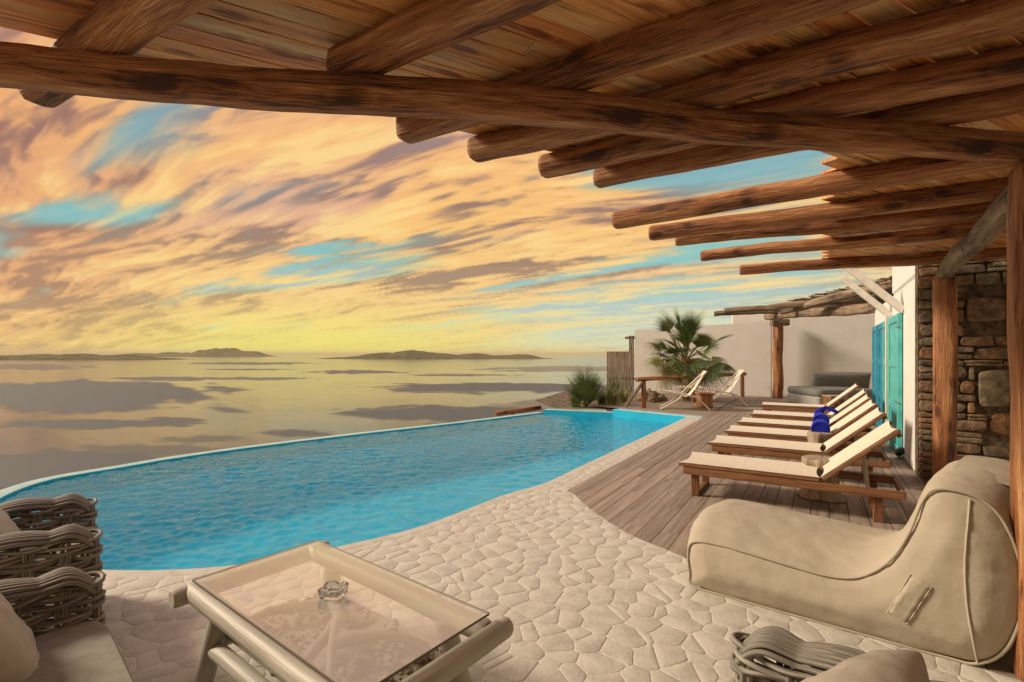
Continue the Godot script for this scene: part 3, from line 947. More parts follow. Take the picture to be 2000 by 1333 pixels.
var deck_edge := PackedVector2Array()
const DECK_X := -2.37
func build_terrace() -> void:
	deck_edge = smooth_line([Vector2(DECK_X, -5.02), V2(gp(1135, 978, 0)), V2(gp(1160, 1000, 0)), V2(gp(1230, 1044, 0)), V2(gp(1320, 1082, 0)), V2(H(3.35, 0.1)), V2(H(3.2, -0.6)), V2(H(3.15, -1.2))], 40)
	# outline: pool side out, coping strip back, deck edge, then round behind
	var poly := PackedVector2Array()
	for p in near_line: poly.append(p)
	poly.append(Vector2(DECK_X, -12.3))
	poly.append_array(deck_edge)
	poly.append(Vector2(2.6, -3.15))
	poly.append(Vector2(2.6, 3.2))
	poly.append(Vector2(-6.0, 3.2))
	var root := group_struct("terrace")
	obj("paving_bed", sheet(poly, -0.0011), M.grout, root)
	# plain rim along the water, stones inside it
	var rim_out := PackedVector2Array()
	var v := PackedVector3Array()
	var uv := PackedVector2Array()
	for i in near_line.size():
		var t := (near_line[mini(i + 1, near_line.size() - 1)] - near_line[maxi(i - 1, 0)]).normalized()
		var nrm := Vector2(-t.y, t.x)
		if nrm.dot(Vector2(1, 0.3)) < 0: nrm = -nrm
		rim_out.append(near_line[i] + nrm * 0.10)
		for p in [[-0.012, -0.06], [-0.014, -0.004], [-0.006, 0.002], [0.09, 0.0025], [0.098, -0.002]]:
			v.append(V3(near_line[i] + nrm * p[0], p[1]))
			uv.append(near_line[i])
	obj("coping", grid_arrays(v, uv, 5, near_line.size()), M.paving[0], root)
	var full := poly
	poly = PackedVector2Array()
	poly.append_array(rim_out)
	for i in range(near_line.size(), full.size()): poly.append(full[i])
	# stones
	var rng := RandomNumberGenerator.new()
	rng.seed = 404
	var step := 0.142
	var sites := PackedVector2Array()
	var wts := PackedFloat32Array()
	var nx := int(9.4 / step)
	var nzn := int(16.4 / step)
	var index := {}
	for j in nzn:
		for i in nx:
			var p := Vector2(-6.6 + (i + rng.randf_range(-0.45, 0.45) + (j % 2) * 0.5) * step, 3.4 - (j + rng.randf_range(-0.42, 0.42)) * step)
			index[Vector2i(i, j)] = sites.size()
			sites.append(p)
			wts.append(rng.randf_range(-0.004, 0.006))
	var stones := []
	for j in nzn:
		for i in nx:
			var k: int = index[Vector2i(i, j)]
			if not Geometry2D.is_point_in_polygon(sites[k], poly):
				var close := false
				for o in [Vector2(step, 0), Vector2(-step, 0), Vector2(0, step), Vector2(0, -step)]:
					if Geometry2D.is_point_in_polygon(sites[k] + o * 0.7, poly): close = true
				if not close: continue
			var near := PackedInt32Array()
			for dj in range(-2, 3):
				for di in range(-2, 3):
					if index.has(Vector2i(i + di, j + dj)): near.append(index[Vector2i(i + di, j + dj)])
			var c := cell(sites, wts, k, near, 0.002, 0.4)
			if c.size() < 3: continue
			for piece in Geometry2D.intersect_polygons(c, poly):
				if piece.size() < 3: continue
				var ar := 0.0
				for t in piece.size(): ar += piece[t].cross(piece[(t + 1) % piece.size()])
				if absf(ar) < 0.003: continue
				var q := chaikin(piece, 0.14)
				var p3 := V3(sites[k], 0)
				var f := p3.dot(fwd)
				var r := p3.dot(rgt)
				var shown := f > 1.7 and absf(r / f) < 1.06
				stones.append([(f if shown else 1000.0 + f), q, rng.randf(), Vector2(rng.randf_range(-1, 1), rng.randf_range(-1, 1)) * 0.003, rng.randi() % 4, shown])
	stones.sort_custom(func(x, y): return x[0] < y[0])
	var rest := ST()
	for i in stones.size():
		var st: Array = stones[i]
		var q: PackedVector2Array = st[1]
		var m := poly_stone(q, 0.0006 + st[2] * 0.0011, 0.005, st[3])
		if i < 290 and st[5]:
			var mid := Vector2.ZERO
			for p in q: mid += p
			obj("paving_stone", m, M.paving[st[4]], root)
		else:
			rest.append_from(m, 0, Transform3D.IDENTITY)
	var o := obj("paving_stones", rest.commit(), M.paving[0], root)
	o.set_meta("kind", "stuff")
func build_deck() -> void:
	var root := group_struct("deck")
	var under := PackedVector2Array()
	under.append_array(deck_edge)
	under.append_array([Vector2(2.6, -3.15), Vector2(2.6, -7.74), Vector2(1.0, -7.74), Vector2(1.0, -13.7), Vector2(2.9, -13.7), Vector2(2.9, -19.45), Vector2(-5.2, -19.45), Vector2(-5.2, -13.6), V2(V3(end_mid, 0)) + Vector2(0, -0.34), far_corner + Vector2(-0.05, -0.36), Vector2(DECK_X, -12.7)])
	obj("deck_frame", sheet(under, -0.05), M.post, root)
	var rng := RandomNumberGenerator.new()
	rng.seed = 77
	var w := 0.152
	var x := DECK_X
	var k := 0
	while x < 1.0 - 0.02:
		var cx := x + w / 2
		# where this board starts on the curved edge
		var z0 := -3.15
		for i in deck_edge.size() - 1:
			var a := deck_edge[i]
			var b := deck_edge[i + 1]
			if (a.x - cx) * (b.x - cx) <= 0.0 and absf(a.x - b.x) > 1e-6: z0 = a.lerp(b, (cx - a.x) / (b.x - a.x)).y
		var cuts := [z0]
		var z := z0 - rng.randf_range(0.8, 3.0)
		while z > -19.0:
			cuts.append(z)
			z -= rng.randf_range(2.2, 3.6)
		cuts.append(-19.44)
		for c in cuts.size() - 1:
			var za: float = cuts[c]
			var zb: float = cuts[c + 1] + 0.004
			var s := ST()
			if c == 0:
				# the near end follows the curve of the paving
				var zl := z0
				var zr := z0
				for i in deck_edge.size() - 1:
					var a := deck_edge[i]
					var b := deck_edge[i + 1]
					if (a.x - x) * (b.x - x) <= 0.0 and absf(a.x - b.x) > 1e-6: zl = a.lerp(b, (x - a.x) / (b.x - a.x)).y
					var xr := x + w
					if (a.x - xr) * (b.x - xr) <= 0.0 and absf(a.x - b.x) > 1e-6: zr = a.lerp(b, (xr - a.x) / (b.x - a.x)).y
				var L := x + 0.003
				var R := x + w - 0.003
				s.set_smooth_group(-1)
				var y := 0.004
				var uo := Vector2(rng.randf() * 5, rng.randf() * 5)
				quad(s, Vector3(L, y, zl), Vector3(R, y, zr), Vector3(R, y, zb), Vector3(L, y, zb), uo + Vector2(zl, 0), uo + Vector2(zr, w), uo + Vector2(zb, w), uo + Vector2(zb, 0))
				quad(s, Vector3(L, y, zl), Vector3(L, y, zb), Vector3(L, y - 0.025, zb), Vector3(L, y - 0.025, zl))
				quad(s, Vector3(R, y, zr), Vector3(R, y, zb), Vector3(R, y - 0.025, zb), Vector3(R, y - 0.025, zr))
				quad(s, Vector3(L, y, zl), Vector3(R, y, zr), Vector3(R, y - 0.025, zr), Vector3(L, y - 0.025, zl))
			else:
				box(s, Transform3D(Basis.IDENTITY, Vector3(cx, -0.0085, (za + zb) / 2)), Vector3(w - 0.006, 0.025, za - zb), 0.002, Vector2(rng.randf() * 5, rng.randf() * 5))
			obj("deck_board", done(s), M.deck[rng.randi() % 4], root)
		x += w
		k += 1
	# boards of the part beyond the pool and of the patio
	for part in [[-5.15, DECK_X - 0.02, -14.0, -19.44], [1.0, 2.6, -3.15, -7.73], [1.02, 2.85, -13.75, -19.44]]:
		x = part[0]
		while x < part[1] - 0.05:
			obj("deck_board", box_mesh(Vector3(w - 0.006, 0.025, absf(part[3] - part[2])), 0.002, Vector2(rng.randf() * 5, rng.randf() * 5), at(Vector3(x + w / 2, -0.0085, (part[3] + part[2]) / 2))), M.deck[rng.randi() % 4], root)
			x += w
	# paved lip between the pool's far end and the boards
	var lip := PackedVector2Array([Vector2(DECK_X, -12.3), far_corner + Vector2(0.0, -0.02), far_corner + Vector2(0.0, -0.36), Vector2(-5.15, -13.55), Vector2(-5.15, -14.0), Vector2(DECK_X, -14.0)])
	obj("paved_lip", sheet(PackedVector2Array([Vector2(DECK_X, -12.3), Vector2(far_corner.x + 0.3, -12.3), far_corner + Vector2(0.3, -0.36), end_mid + Vector2(0, -0.36), Vector2(-5.6, -13.4), Vector2(-5.6, -14.02), Vector2(DECK_X, -14.02)]), 0.0), M.deck[0], root)
func build_hillside() -> void:
	# the slope from the terrace down to the water
	var v := PackedVector3Array()
	var uv := PackedVector2Array()
	var nz := FastNoiseLite.new()
	nz.seed = 66
	nz.frequency = 0.08
	nz.fractal_octaves = 4
	var nu := 90
	var nv := 60
	for j in nv:
		var z := lerpf(60.0, -95.0, float(j) / (nv - 1))
		for i in nu:
			var t := pow(float(i) / (nu - 1), 1.8)
			var x := lerpf(9.0, -130.0, t)
			var edge := -8.6
			if z < -10.0: edge = lerpf(-8.6, -7.0, clampf((-10.0 - z) / 4.0, 0, 1))
			var y := -1.6
			if x < edge: y = -1.6 - (edge - x) * 0.62
			y -= maxf(0.0, -z - 24.0) * 0.55 + maxf(0.0, z - 8.0) * 0.4
			y += nz.get_noise_2d(x, z) * 0.9 * clampf((edge - x) / 6.0, 0, 1)
			v.append(Vector3(x, maxf(y, SEA_Y - 3.0), z))
			uv.append(Vector2(x, z))
	struct("hillside", grid_arrays(v, uv, nu, nv), M.earth)
	# planted ground beyond the pool
	struct("ground", sheet(PackedVector2Array([Vector2(-5.16, -13.62), Vector2(-5.16, -19.5), Vector2(-9.3, -19.5), Vector2(-8.2, -14.6), end_left + Vector2(0.1, -0.3), end_mid + Vector2(0, -0.4)]), -0.06), M.earth)

# ---------------------------------------------------------------- pergola over the terrace
const RAFT := 2.52       # underside of the rafters
func build_pergola() -> void:
	var root := thing("pergola", "rustic timber pergola of round logs with a boarded roof over the terrace", "pergola")
	var beam_y := RAFT - 0.066
	var dirb := Vector2(0.659, -0.753)                 # along the main beam, in (a, b)
	var sc := (RAFT - 1.5) / 1.1
	var b0 := Vector2(0.51, 2.37) * sc + Vector2(0.075, 0.066) - dirb * 0.9
	var b1 := Vector2(3.29, -0.815) * sc + Vector2(0.075, 0.066) + dirb * 0.42
	var mb := lay_log("beam", H(b0.x, b0.y, beam_y), H(b1.x, b1.y, beam_y), 0.105, 0.128, 3.6, 7, M.log, root, 0.005, 0.03)
	mb.set_meta("label", "long hewn main beam")
	# side beam along the house and its two posts
	var near_post := H(3.21, -0.84)
	var far_post := H(7.42, -1.2)
	lay_log("beam", H(3.64, -0.96, beam_y - 0.016), H(7.56, -1.2, beam_y - 0.016), 0.15, 0.16, 3.4, 21, M.log_grey, root, 0.006, 0.03)
	for p in [[near_post, 0.17, 31], [far_post, 0.21, 33]]:
		var o := obj("post", log_mesh(beam_y - 0.085, p[1], p[1], 3.2, p[2], 0.006, 0.03), M.post, root, Transform3D(Basis(Vector3.UP, Vector3.RIGHT, Vector3.FORWARD), p[0]))
		o.set_meta("label", "reddish brown log post")
	# rafters: left tip (underside) and another point of the underside as seen from the terrace
	var list := [[75, 205, 0, 0, 0.15, 2.6], [660, 168, 1040, 0, 0.15, 2.4], [790, 280, 1640, 15, 0.14, 4.6], [925, 320, 1650, 140, 0.145, 2.2], [1060, 348, 1690, 224, 0.15, 2.2], [1165, 368, 1559, 294, 0.135, 2.3],
		[1200, 445, 1979, 325, 0.155, 2.2], [1270, 470, 1636, 428, 0.15, 2.2], [1320, 480, 1640, 452, 0.13, 2.2], [1370, 512, 1640, 486, 0.135, 2.2], [1445, 537, 1741, 521, 0.145, 2.2]]
	var k := 0
	for r in list:
		r[4] *= 0.88
		var a := gp(r[0], r[1], RAFT)
		var d := Vector3.RIGHT
		if r[2] > 0: d = (gp(r[2], r[3], RAFT) - a).normalized()
		if k < 6: d = d.lerp(Vector3.RIGHT, 0.5).normalized()
		if k == 5: d = (gp(1559, 294, RAFT) - a).normalized()
		var reach := (2.3 - a.x) / d.x
		if k >= 6: reach = (1.75 - a.x) / d.x
		var up := Vector3(0, r[4] * 0.5, 0)
		lay_log("rafter", a + up, a + up + d * reach, r[4] * (1.0 if k != 2 else 0.92), r[4], [3.2, 2.8, 4.5, 2.5, 2.4, 2.6, 2.3, 2.4, 2.3, 2.2, 2.3][k], 100 + k * 7, M.log, root, 0.007, 0.03)
		k += 1
	# roof boards, laid askew to the rafters, parallel to the roof's outer edge
	var D := Vector2(0.87, -0.5).normalized()
	var N := Vector2(-D.y, D.x) * -1.0               # inwards, in (a, b)
	if N.dot(Vector2(0, -1)) < 0: N = -N
	var e0 := Vector2(2.32, 1.63) * 0.935
	var rng := RandomNumberGenerator.new()
	rng.seed = 12
	var bw := 0.104
	var y := RAFT + 0.134 + 0.011
	for row in range(-24, 62):
		var p := e0 + N * (row + 0.5) * bw
		var segs := []
		var s_a := (2.95 - p.x) / D.x               # where a = 2.95
		var s_b := (-0.04 - p.y) / D.y              # where b = -0.04
		var s_end := minf((7.6 - p.x) / D.x, (-2.35 - p.y) / D.y)
		var s_start := maxf((-3.4 - p.x) / D.x, (5.0 - p.y) / D.y)
		if row >= 0:
			if s_b < s_a: segs.append([s_start, s_end])
			else:
				segs.append([s_start, s_a])
				segs.append([s_b, s_end])
		else:
			segs.append([maxf(s_b, (2.95 - p.x) / D.x), s_end])
		for g in segs:
			var from: float = g[0]
			while from < g[1] - 0.1:
				var to := minf(g[1], from + rng.randf_range(2.6, 4.4))
				if g[1] - to < 0.5: to = g[1]
				var pa := p + D * from
				var pb := p + D * (to - 0.002)
				var dy := rng.randf_range(0.0, 0.003)
				obj("roof_board", bar_mesh(H(pa.x, pa.y, y + dy), H(pb.x, pb.y, y + dy), 0.022, bw - 0.006, 0.003, Vector2(rng.randf() * 6, rng.randf() * 6)), M.boards[[0, 0, 1, 2, 1, 0][rng.randi() % 6]], root)
				from = to

# ---------------------------------------------------------------- house
func build_house() -> void:
	var root := thing("house", "white plastered house with turquoise shutters and a rubble stone end wall", "house")
	var s := ST()
	box(s, at(Vector3(1.18, 1.24, -10.8)), Vector3(0.36, 2.48, 5.6), 0.025)
	box(s, at(Vector3(1.18, 3.04, -9.2)), Vector3(0.358, 1.116, 2.4), 0.03)
	obj("wall", done(s), M.plaster, root)
	s = ST()
	box(s, at(Vector3(2.7, 1.8, -2.3)), Vector3(0.2, 3.6, 11.4), 0.02)
	var inner := obj("wall", done(s), M.plaster, root)
	inner.set_meta("label", "plastered wall under the pergola")
	# rubble wall facing the terrace
	var zf := -7.76
	var x0 := 1.0
	var x1 := 2.6
	var y1 := 2.66
	var sw := obj("stone_wall", box_mesh(Vector3(x1 - x0, 3.6, 0.22), 0.0, Vector2.ZERO, at(Vector3((x0 + x1) / 2, 1.8, zf - 0.13))), M.mortar, root)
	sw.set_meta("label", "brown rubble stone wall with deep joints")
	var rng := RandomNumberGenerator.new()
	rng.seed = 909
	# uneven courses; a few big blocks span two of them
	var big := []
	for q in [[1885, 575, 1965, 636], [1905, 722, 1980, 796], [1928, 806, 1985, 850]]:
		var p0 := on_z(q[0], q[3], zf)
		var p1 := on_z(q[2], q[1], zf)
		big.append(Rect2(p0.x, p0.y, p1.x - p0.x, p1.y - p0.y))
	for q in big: rubble(sw, q, rng, zf, 0.3)
	var yy := 0.0
	while yy < 3.5:
		var hh := rng.randf_range(0.07, 0.17)
		var xx := x0
		while xx < x1 - 0.02:
			var ww := rng.randf_range(0.14, 0.42)
			if xx == x0: ww = rng.randf_range(0.16, 0.24)
			var stop := minf(xx + ww, x1)
			var hit := false
			for q in big:
				if yy + hh > q.position.y + 0.02 and yy < q.end.y - 0.02:
					if xx < q.end.x - 0.01 and stop > q.position.x + 0.01:
						if xx < q.position.x - 0.05: stop = q.position.x
						else:
							hit = true
							stop = q.end.x
			if not hit:
				var cy := hh
				if rng.randf() < 0.25 and stop - xx > 0.12:
					rubble(sw, Rect2(xx, yy, stop - xx, hh * 0.5), rng, zf, 0.22)
					rubble(sw, Rect2(xx, yy + hh * 0.5, stop - xx, hh * 0.5), rng, zf, 0.22)
				else: rubble(sw, Rect2(xx, yy, stop - xx, cy), rng, zf, 0.3)
			xx = stop
		yy += hh
	# shutters and doors on the long wall
	shutter(root, -9.05, -10.3, 0.955, M.turquoise, "turquoise")
	shutter(root, -10.42, -11.25, 0.965, M.turquoise, "turquoise")
	shutter(root, -11.3, -12.1, 0.97, M.blue_door, "blue")
	shutter(root, -12.55, -13.55, 0.97, M.blue_door, "blue")
	obj("door_frame", box_mesh(Vector3(0.09, 2.16, 0.07), 0.006, Vector2.ZERO, at(Vector3(0.95, 1.085, -10.36))), M.white_paint, root)
	# white timber brackets
	for z in [-9.0, -10.4]:
		obj("bracket", bar_mesh(Vector3(0.995, 2.13, z), Vector3(0.30, 2.84, z), 0.10, 0.09, 0.006), M.white_paint, root)
func rubble(sw: Node3D, r: Rect2, rng: RandomNumberGenerator, zf: float, jit: float) -> void:
	# one stone of the wall: a rough block, its corners knocked off
	if r.size.x < 0.03 or r.size.y < 0.025: return
	var j := minf(r.size.x, r.size.y) * jit
	var g := 0.002
	var x0 := r.position.x + g
	var x1 := r.end.x - g
	var y0 := r.position.y + g
	var y1 := r.end.y - g
	var poly := PackedVector2Array()
	for c in [[x0, y0, 1, 1, 1], [lerpf(x0, x1, rng.randf_range(0.3, 0.7)), y0, 0, 1, 0], [x1, y0, -1, 1, 1], [x1, lerpf(y0, y1, rng.randf_range(0.35, 0.65)), -1, 0, 0], [x1, y1, -1, -1, 1], [lerpf(x0, x1, rng.randf_range(0.3, 0.7)), y1, 0, -1, 0], [x0, y1, 1, -1, 1], [x0, lerpf(y0, y1, rng.randf_range(0.35, 0.65)), 1, 0, 0]]:
		var k: float = 0.8 if c[4] == 1 else 0.35
		poly.append(Vector2(c[0] + c[2] * rng.randf() * j * k, c[1] + c[3] * rng.randf() * j * k))
	poly = chaikin(poly, 0.15)
	var m := poly_stone(poly, 0.04 + rng.randf() * 0.03, 0.010, Vector2(rng.randf_range(-1, 1), rng.randf_range(-1, 1)) * 0.1, -0.02)
	obj("stone", m, M.stone[rng.randi() % 6], sw, Transform3D(Basis(Vector3(1, 0, 0), Vector3(0, 0, 1), Vector3(0, 1, 0)), Vector3(0, 0, zf - 0.02)))
func shutter(root: Node3D, za: float, zb: float, x: float, m: Material, word: String) -> void:
	var w := za - zb
	var zc := (za + zb) / 2
	var o := obj("shutter", box_mesh(Vector3(0.035, 2.08, w), 0.004, Vector2.ZERO, at(Vector3(x + 0.018, 1.06, zc))), m, root)
	o.set_meta("label", word + " painted wooden shutter leaf")
	for zz in [za - 0.05, zb + 0.05]: obj("stile", box_mesh(Vector3(0.022, 2.06, 0.095), 0.003, Vector2.ZERO, at(Vector3(x - 0.008, 1.06, zz))), m, o)
	for yy in [0.09, 0.72, 1.35, 2.03]: obj("rail", box_mesh(Vector3(0.02, 0.1, w - 0.2), 0.003, Vector2.ZERO, at(Vector3(x - 0.007, yy, zc))), m, o)
	for yy in [0.8, 1.9]: obj("hinge", box_mesh(Vector3(0.012, 0.03, 0.16), 0.002, Vector2.ZERO, at(Vector3(x - 0.026, yy, za - 0.06))), M.steel, o)

# ---------------------------------------------------------------- far garden wall and patio
func build_far() -> void:
	var zf := -19.55
	var g := thing("garden_wall", "long white plastered wall behind the palm and the patio", "wall")
	var xl := on_z(1240, 760, zf).x
	var v_top_l := on_z(1240, 645, zf).y
	var v_top_r := on_z(1505, 628, zf).y
	var s := ST()
	s.set_smooth_group(-1)
	var X := [xl, on_z(1506, 700, zf).x]
	# sloping top, as one closed block
	var f := [Vector3(X[0], -1.0, zf), Vector3(X[1], -1.0, zf), Vector3(X[1], v_top_r, zf), Vector3(X[0], v_top_l, zf)]
	var bk := []
	for p in f: bk.append(p + Vector3(0, 0, -0.35))
	quad(s, f[3], f[2], f[1], f[0])
	quad(s, bk[0], bk[1], bk[2], bk[3])
	for i in 4: quad(s, f[i], f[(i + 1) % 4], bk[(i + 1) % 4], bk[i])
	obj("wall", done(s), M.plaster, g)
	obj("wall", box_mesh(Vector3(4.4, 3.2, 0.33), 0.03, Vector2.ZERO, at(Vector3(X[1] + 2.2, 1.6, zf - 0.17))), M.plaster, g)
	var up := obj("parapet", box_mesh(Vector3(3.4, 1.3, 0.4), 0.05, Vector2.ZERO, at(Vector3(on_z(1430, 615, zf - 1.2).x + 1.7, on_z(1430, 614, zf - 1.2).y - 0.65, zf - 1.2))), M.plaster, g)
	up.set_meta("label", "higher white parapet behind the wall")
	# reed-roofed patio
	var p := thing("patio_shelter", "log shelter with a reed roof built against the white wall", "shelter")
	var post := on_z(1520, 778, -19.1)
	post.y = 0
	var ptop := 2.46
	obj("post", log_mesh(ptop, 0.32, 0.32, 2.2, 501, 0.008, 0.05), M.post, p, Transform3D(Basis(Vector3.UP, Vector3.RIGHT, Vector3.FORWARD), post))
	obj("capital", box_mesh(Vector3(0.55, 0.22, 0.3), 0.03, Vector2(1, 2), at(post + Vector3(0.05, ptop + 0.11, 0), 0.4)), M.log_grey, p)
	var ba := post + Vector3(-0.3, ptop + 0.30, 0.4)
	var bb := Vector3(1.05, 2.52, -13.5)
	lay_log("beam", ba, bb, 0.22, 0.24, 3.0, 511, M.log_grey, p, 0.008, 0.05)
	var k := 0
	for r in [[1395, 613, 1560, 600], [1415, 607, 1600, 590], [1500, 600, 1690, 575]]:
		var a := on_z(r[0], r[1], -17.6 + k * 1.3)
		lay_log("rafter", a, a + Vector3(5.6, 0.12 + 0.1 * k, -0.4), 0.17, 0.17, 2.3, 520 + k, M.log_grey, p, 0.01, 0.06)
		k += 1
	lay_log("rafter", on_z(1527, 607, -15.6), Vector3(1.5, 3.05, -13.3), 0.2, 0.2, 2.6, 531, M.log_grey, p, 0.01, 0.05)
	# reeds
	var rng := RandomNumberGenerator.new()
	rng.seed = 3
	var list := []
	for i in 150:
		var t := i / 149.0
		var a := on_z(1540, 597, -17.0).lerp(Vector3(1.3, 3.02, -13.2), t) + Vector3(rng.randf_range(-0.1, 0.1), rng.randf_range(0.0, 0.14), 0)
		var b := a + Vector3(3.6 + rng.randf_range(-0.2, 0.2), rng.randf_range(-0.1, 0.2), -2.6)
		list.append([PackedVector3Array([a, b]), PackedFloat32Array([0.014, 0.012])])
	var reeds := obj("reed_thatch", tubes_mesh(list, 5), M.log_grey, p)
	reeds.set_meta("kind", "stuff")
	# grey daybed
	var d := thing("daybed", "grey upholstered daybed with a bolster standing under the reed roof", "daybed", H(17.2, -0.25), 0.55)
	obj("base", box_mesh(Vector3(1.75, 0.30, 1.6), 0.04, Vector2.ZERO, at(Vector3(0, 0.17, 0))), M.daybed_base, d)
	obj("mattress", mattress(Vector3(1.8, 0.2, 1.66)), M.daybed, d, at(Vector3(0, 0.42, 0)))
	var bo := obj("bolster", cushion_mesh(Vector3(1.5, 0.28, 0.5), 0.25, 0.02, 5), M.daybed, d, Transform3D(Basis(Vector3.UP, -0.35) * Basis(Vector3.RIGHT, -1.15), Vector3(0.55, 0.72, -0.45)))
	bo.set_meta("label", "leaning grey back cushion")
	# slatted screen
	var sc := thing("slat_screen", "narrow brown slat screen fixed to the end of the white wall", "screen")
	var zs := zf + 0.02
	var u := 1186.0
	while u < 1239.0:
		var top := on_z(u, 687.0 if u < 1227.0 else 656.0, zs)
		obj("slat", box_mesh(Vector3(0.058, top.y + 1.2, 0.03), 0.004, Vector2(u, u * 0.7), at(Vector3(top.x, (top.y - 1.2) / 2, zs - 0.04))), M.log_grey, sc)
		u += 3.35
	obj("rail", box_mesh(Vector3(1.1, 0.07, 0.04), 0.004, Vector2.ZERO, at(Vector3(on_z(1213, 720, zs).x, 0.5, zs - 0.085))), M.log_grey, sc)
	obj("rail", box_mesh(Vector3(0.4, 0.1, 0.08), 0.004, Vector2.ZERO, at(on_z(1229, 660, zs) + Vector3(0, 0, -0.11))), M.log_grey, sc)
func mattress(size: Vector3) -> ArrayMesh:
	# rounded slab
	var n := 20
	var v := PackedVector3Array()
	var uv := PackedVector2Array()
	var h := size / 2
	var prof := []
	for j in 13:
		var t := lerpf(-PI / 2, PI / 2, j / 12.0)
		prof.append([1.0 - 0.05 * (1.0 - cos(t)), sin(t)])
	prof.push_front([0.0, -1.0])
	prof.append([0.6, 1.08])
	prof.append([0.0, 1.12])
	for p in prof:
		for i in n * 4:
			var an := TAU * i / (n * 4)
			var c := cos(an)
			var sn := sin(an)
			var r := pow(pow(absf(c), 14.0) + pow(absf(sn), 14.0), -1.0 / 14.0)
			v.append(Vector3(c * r * h.x * p[0], p[1] * h.y, sn * r * h.z * p[0]))
			uv.append(Vector2(c, sn))
	return grid_arrays(v, uv, n * 4, prof.size(), true)

# ---------------------------------------------------------------- sun loungers
func sling_mesh(len: float, w: float, sag: float) -> ArrayMesh:
	# cloth stretched between two side bars, along +x, hollow across, both faces
	var v := PackedVector3Array()
	var uv := PackedVector2Array()
	var nu := 13
	var nv := 22
	for j in nv:
		var t := float(j) / (nv - 1)
		for i in nu:
			var s := float(i) / (nu - 1)
			var e := sin(PI * s)
			var pull := 0.03 * e * (pow(1.0 - t, 12.0) - pow(t, 12.0))
			v.append(Vector3(t * len + pull, -sag * e * (0.55 + 0.45 * sin(PI * t)), (s - 0.5) * w))
			uv.append(Vector2(t * len, s * w))
	return grid_arrays(v, uv, nu, nv)
func build_loungers() -> void:
	# local: x from the foot end towards the wall, z across, seat 0.33 high
	var t := thing("sun_lounger", "teak sun lounger with cream sling nearest the beige bean bag", "sun lounger", Vector3.ZERO, 0.0, "sun loungers in a row along the house wall")
	var W := 0.68
	for z in [-W / 2 + 0.02, W / 2 - 0.02]:
		obj("side_rail", box_mesh(Vector3(1.86, 0.075, 0.035), 0.004, Vector2(z, z), at(Vector3(0.98, 0.265, z))), M.teak, t)
		obj("seat_bar", box_mesh(Vector3(1.28, 0.03, 0.04), 0.006, Vector2(z, 2), at(Vector3(0.64, 0.322, z))), M.teak, t)
	for x in [0.06, 1.9]:
		obj("cross_rail", box_mesh(Vector3(0.035, 0.07, W - 0.08), 0.004, Vector2(x, 0), at(Vector3(x, 0.262, 0))), M.teak, t)
	for x in [0.16, 1.72]:
		for z in [-W / 2 + 0.065, W / 2 - 0.065]:
			obj("leg", box_mesh(Vector3(0.075, 0.23, 0.05), 0.004, Vector2(x, z), at(Vector3(x, 0.115, z))), M.teak, t)
		obj("foot_bar", box_mesh(Vector3(0.06, 0.03, W - 0.184), 0.004, Vector2(x, 1), at(Vector3(x, 0.017, 0))), M.teak, t)
	obj("seat_sling", sling_mesh(1.28, W - 0.03, 0.028), M.sling, t, at(Vector3(0.0, 0.345, 0)))
	var tilt := Basis(Vector3.BACK, 0.72)
	var hinge := Vector3(1.29, 0.335, 0)
	for z in [-W / 2 + 0.02, W / 2 - 0.02]:
		var a := hinge + Vector3(0, 0, z)
		obj("back_bar", box_mesh(Vector3(0.76, 0.035, 0.04), 0.006, Vector2(z, 4), Transform3D(tilt, a + tilt * Vector3(0.385, -0.01, 0))), M.teak, t)
	obj("back_head_rail", box_mesh(Vector3(0.04, 0.05, W - 0.08), 0.006, Vector2(3, 4), Transform3D(tilt, hinge + tilt * Vector3(0.73, -0.035, 0))), M.teak, t)
	obj("back_sling", sling_mesh(0.76, W - 0.03, 0.028), M.sling, t, Transform3D(tilt, hinge + tilt * Vector3(0.0, 0.014, 0)))
	for z in [-0.2, 0.2]:
		obj("strut", bar_mesh(hinge + tilt * Vector3(0.42, -0.03, 0) + Vector3(0, 0, z), Vector3(1.66, 0.25, z), 0.02, 0.03, 0.003), M.limed, t)
	obj("strut_bar", bar_mesh(Vector3(1.66, 0.25, -0.3), Vector3(1.66, 0.25, 0.3), 0.025, 0.025, 0.003), M.limed, t)
	var feet := [[1325, 907], [1382, 867], [1414, 844], [1439, 826], [1464, 810], [1484, 792]]
	var lab := ["", "teak sun lounger with cream sling, second from the bean bag", "teak sun lounger with cream sling holding the smooth blue towel roll in front", "teak sun lounger with cream sling, fourth from the bean bag", "teak sun lounger with cream sling, fifth from the bean bag", "teak sun lounger with cream sling closest to the grey daybed"]
	for k in feet.size():
		var p := gp(feet[k][0], feet[k][1], 0.33)
		p.y = 0.006
		p.z -= W / 2
		if k == 0: t.position = p
		else: copy_of(t, p, [0, 0.0, 0.012, -0.01, 0.0, 0.015][k], lab[k])

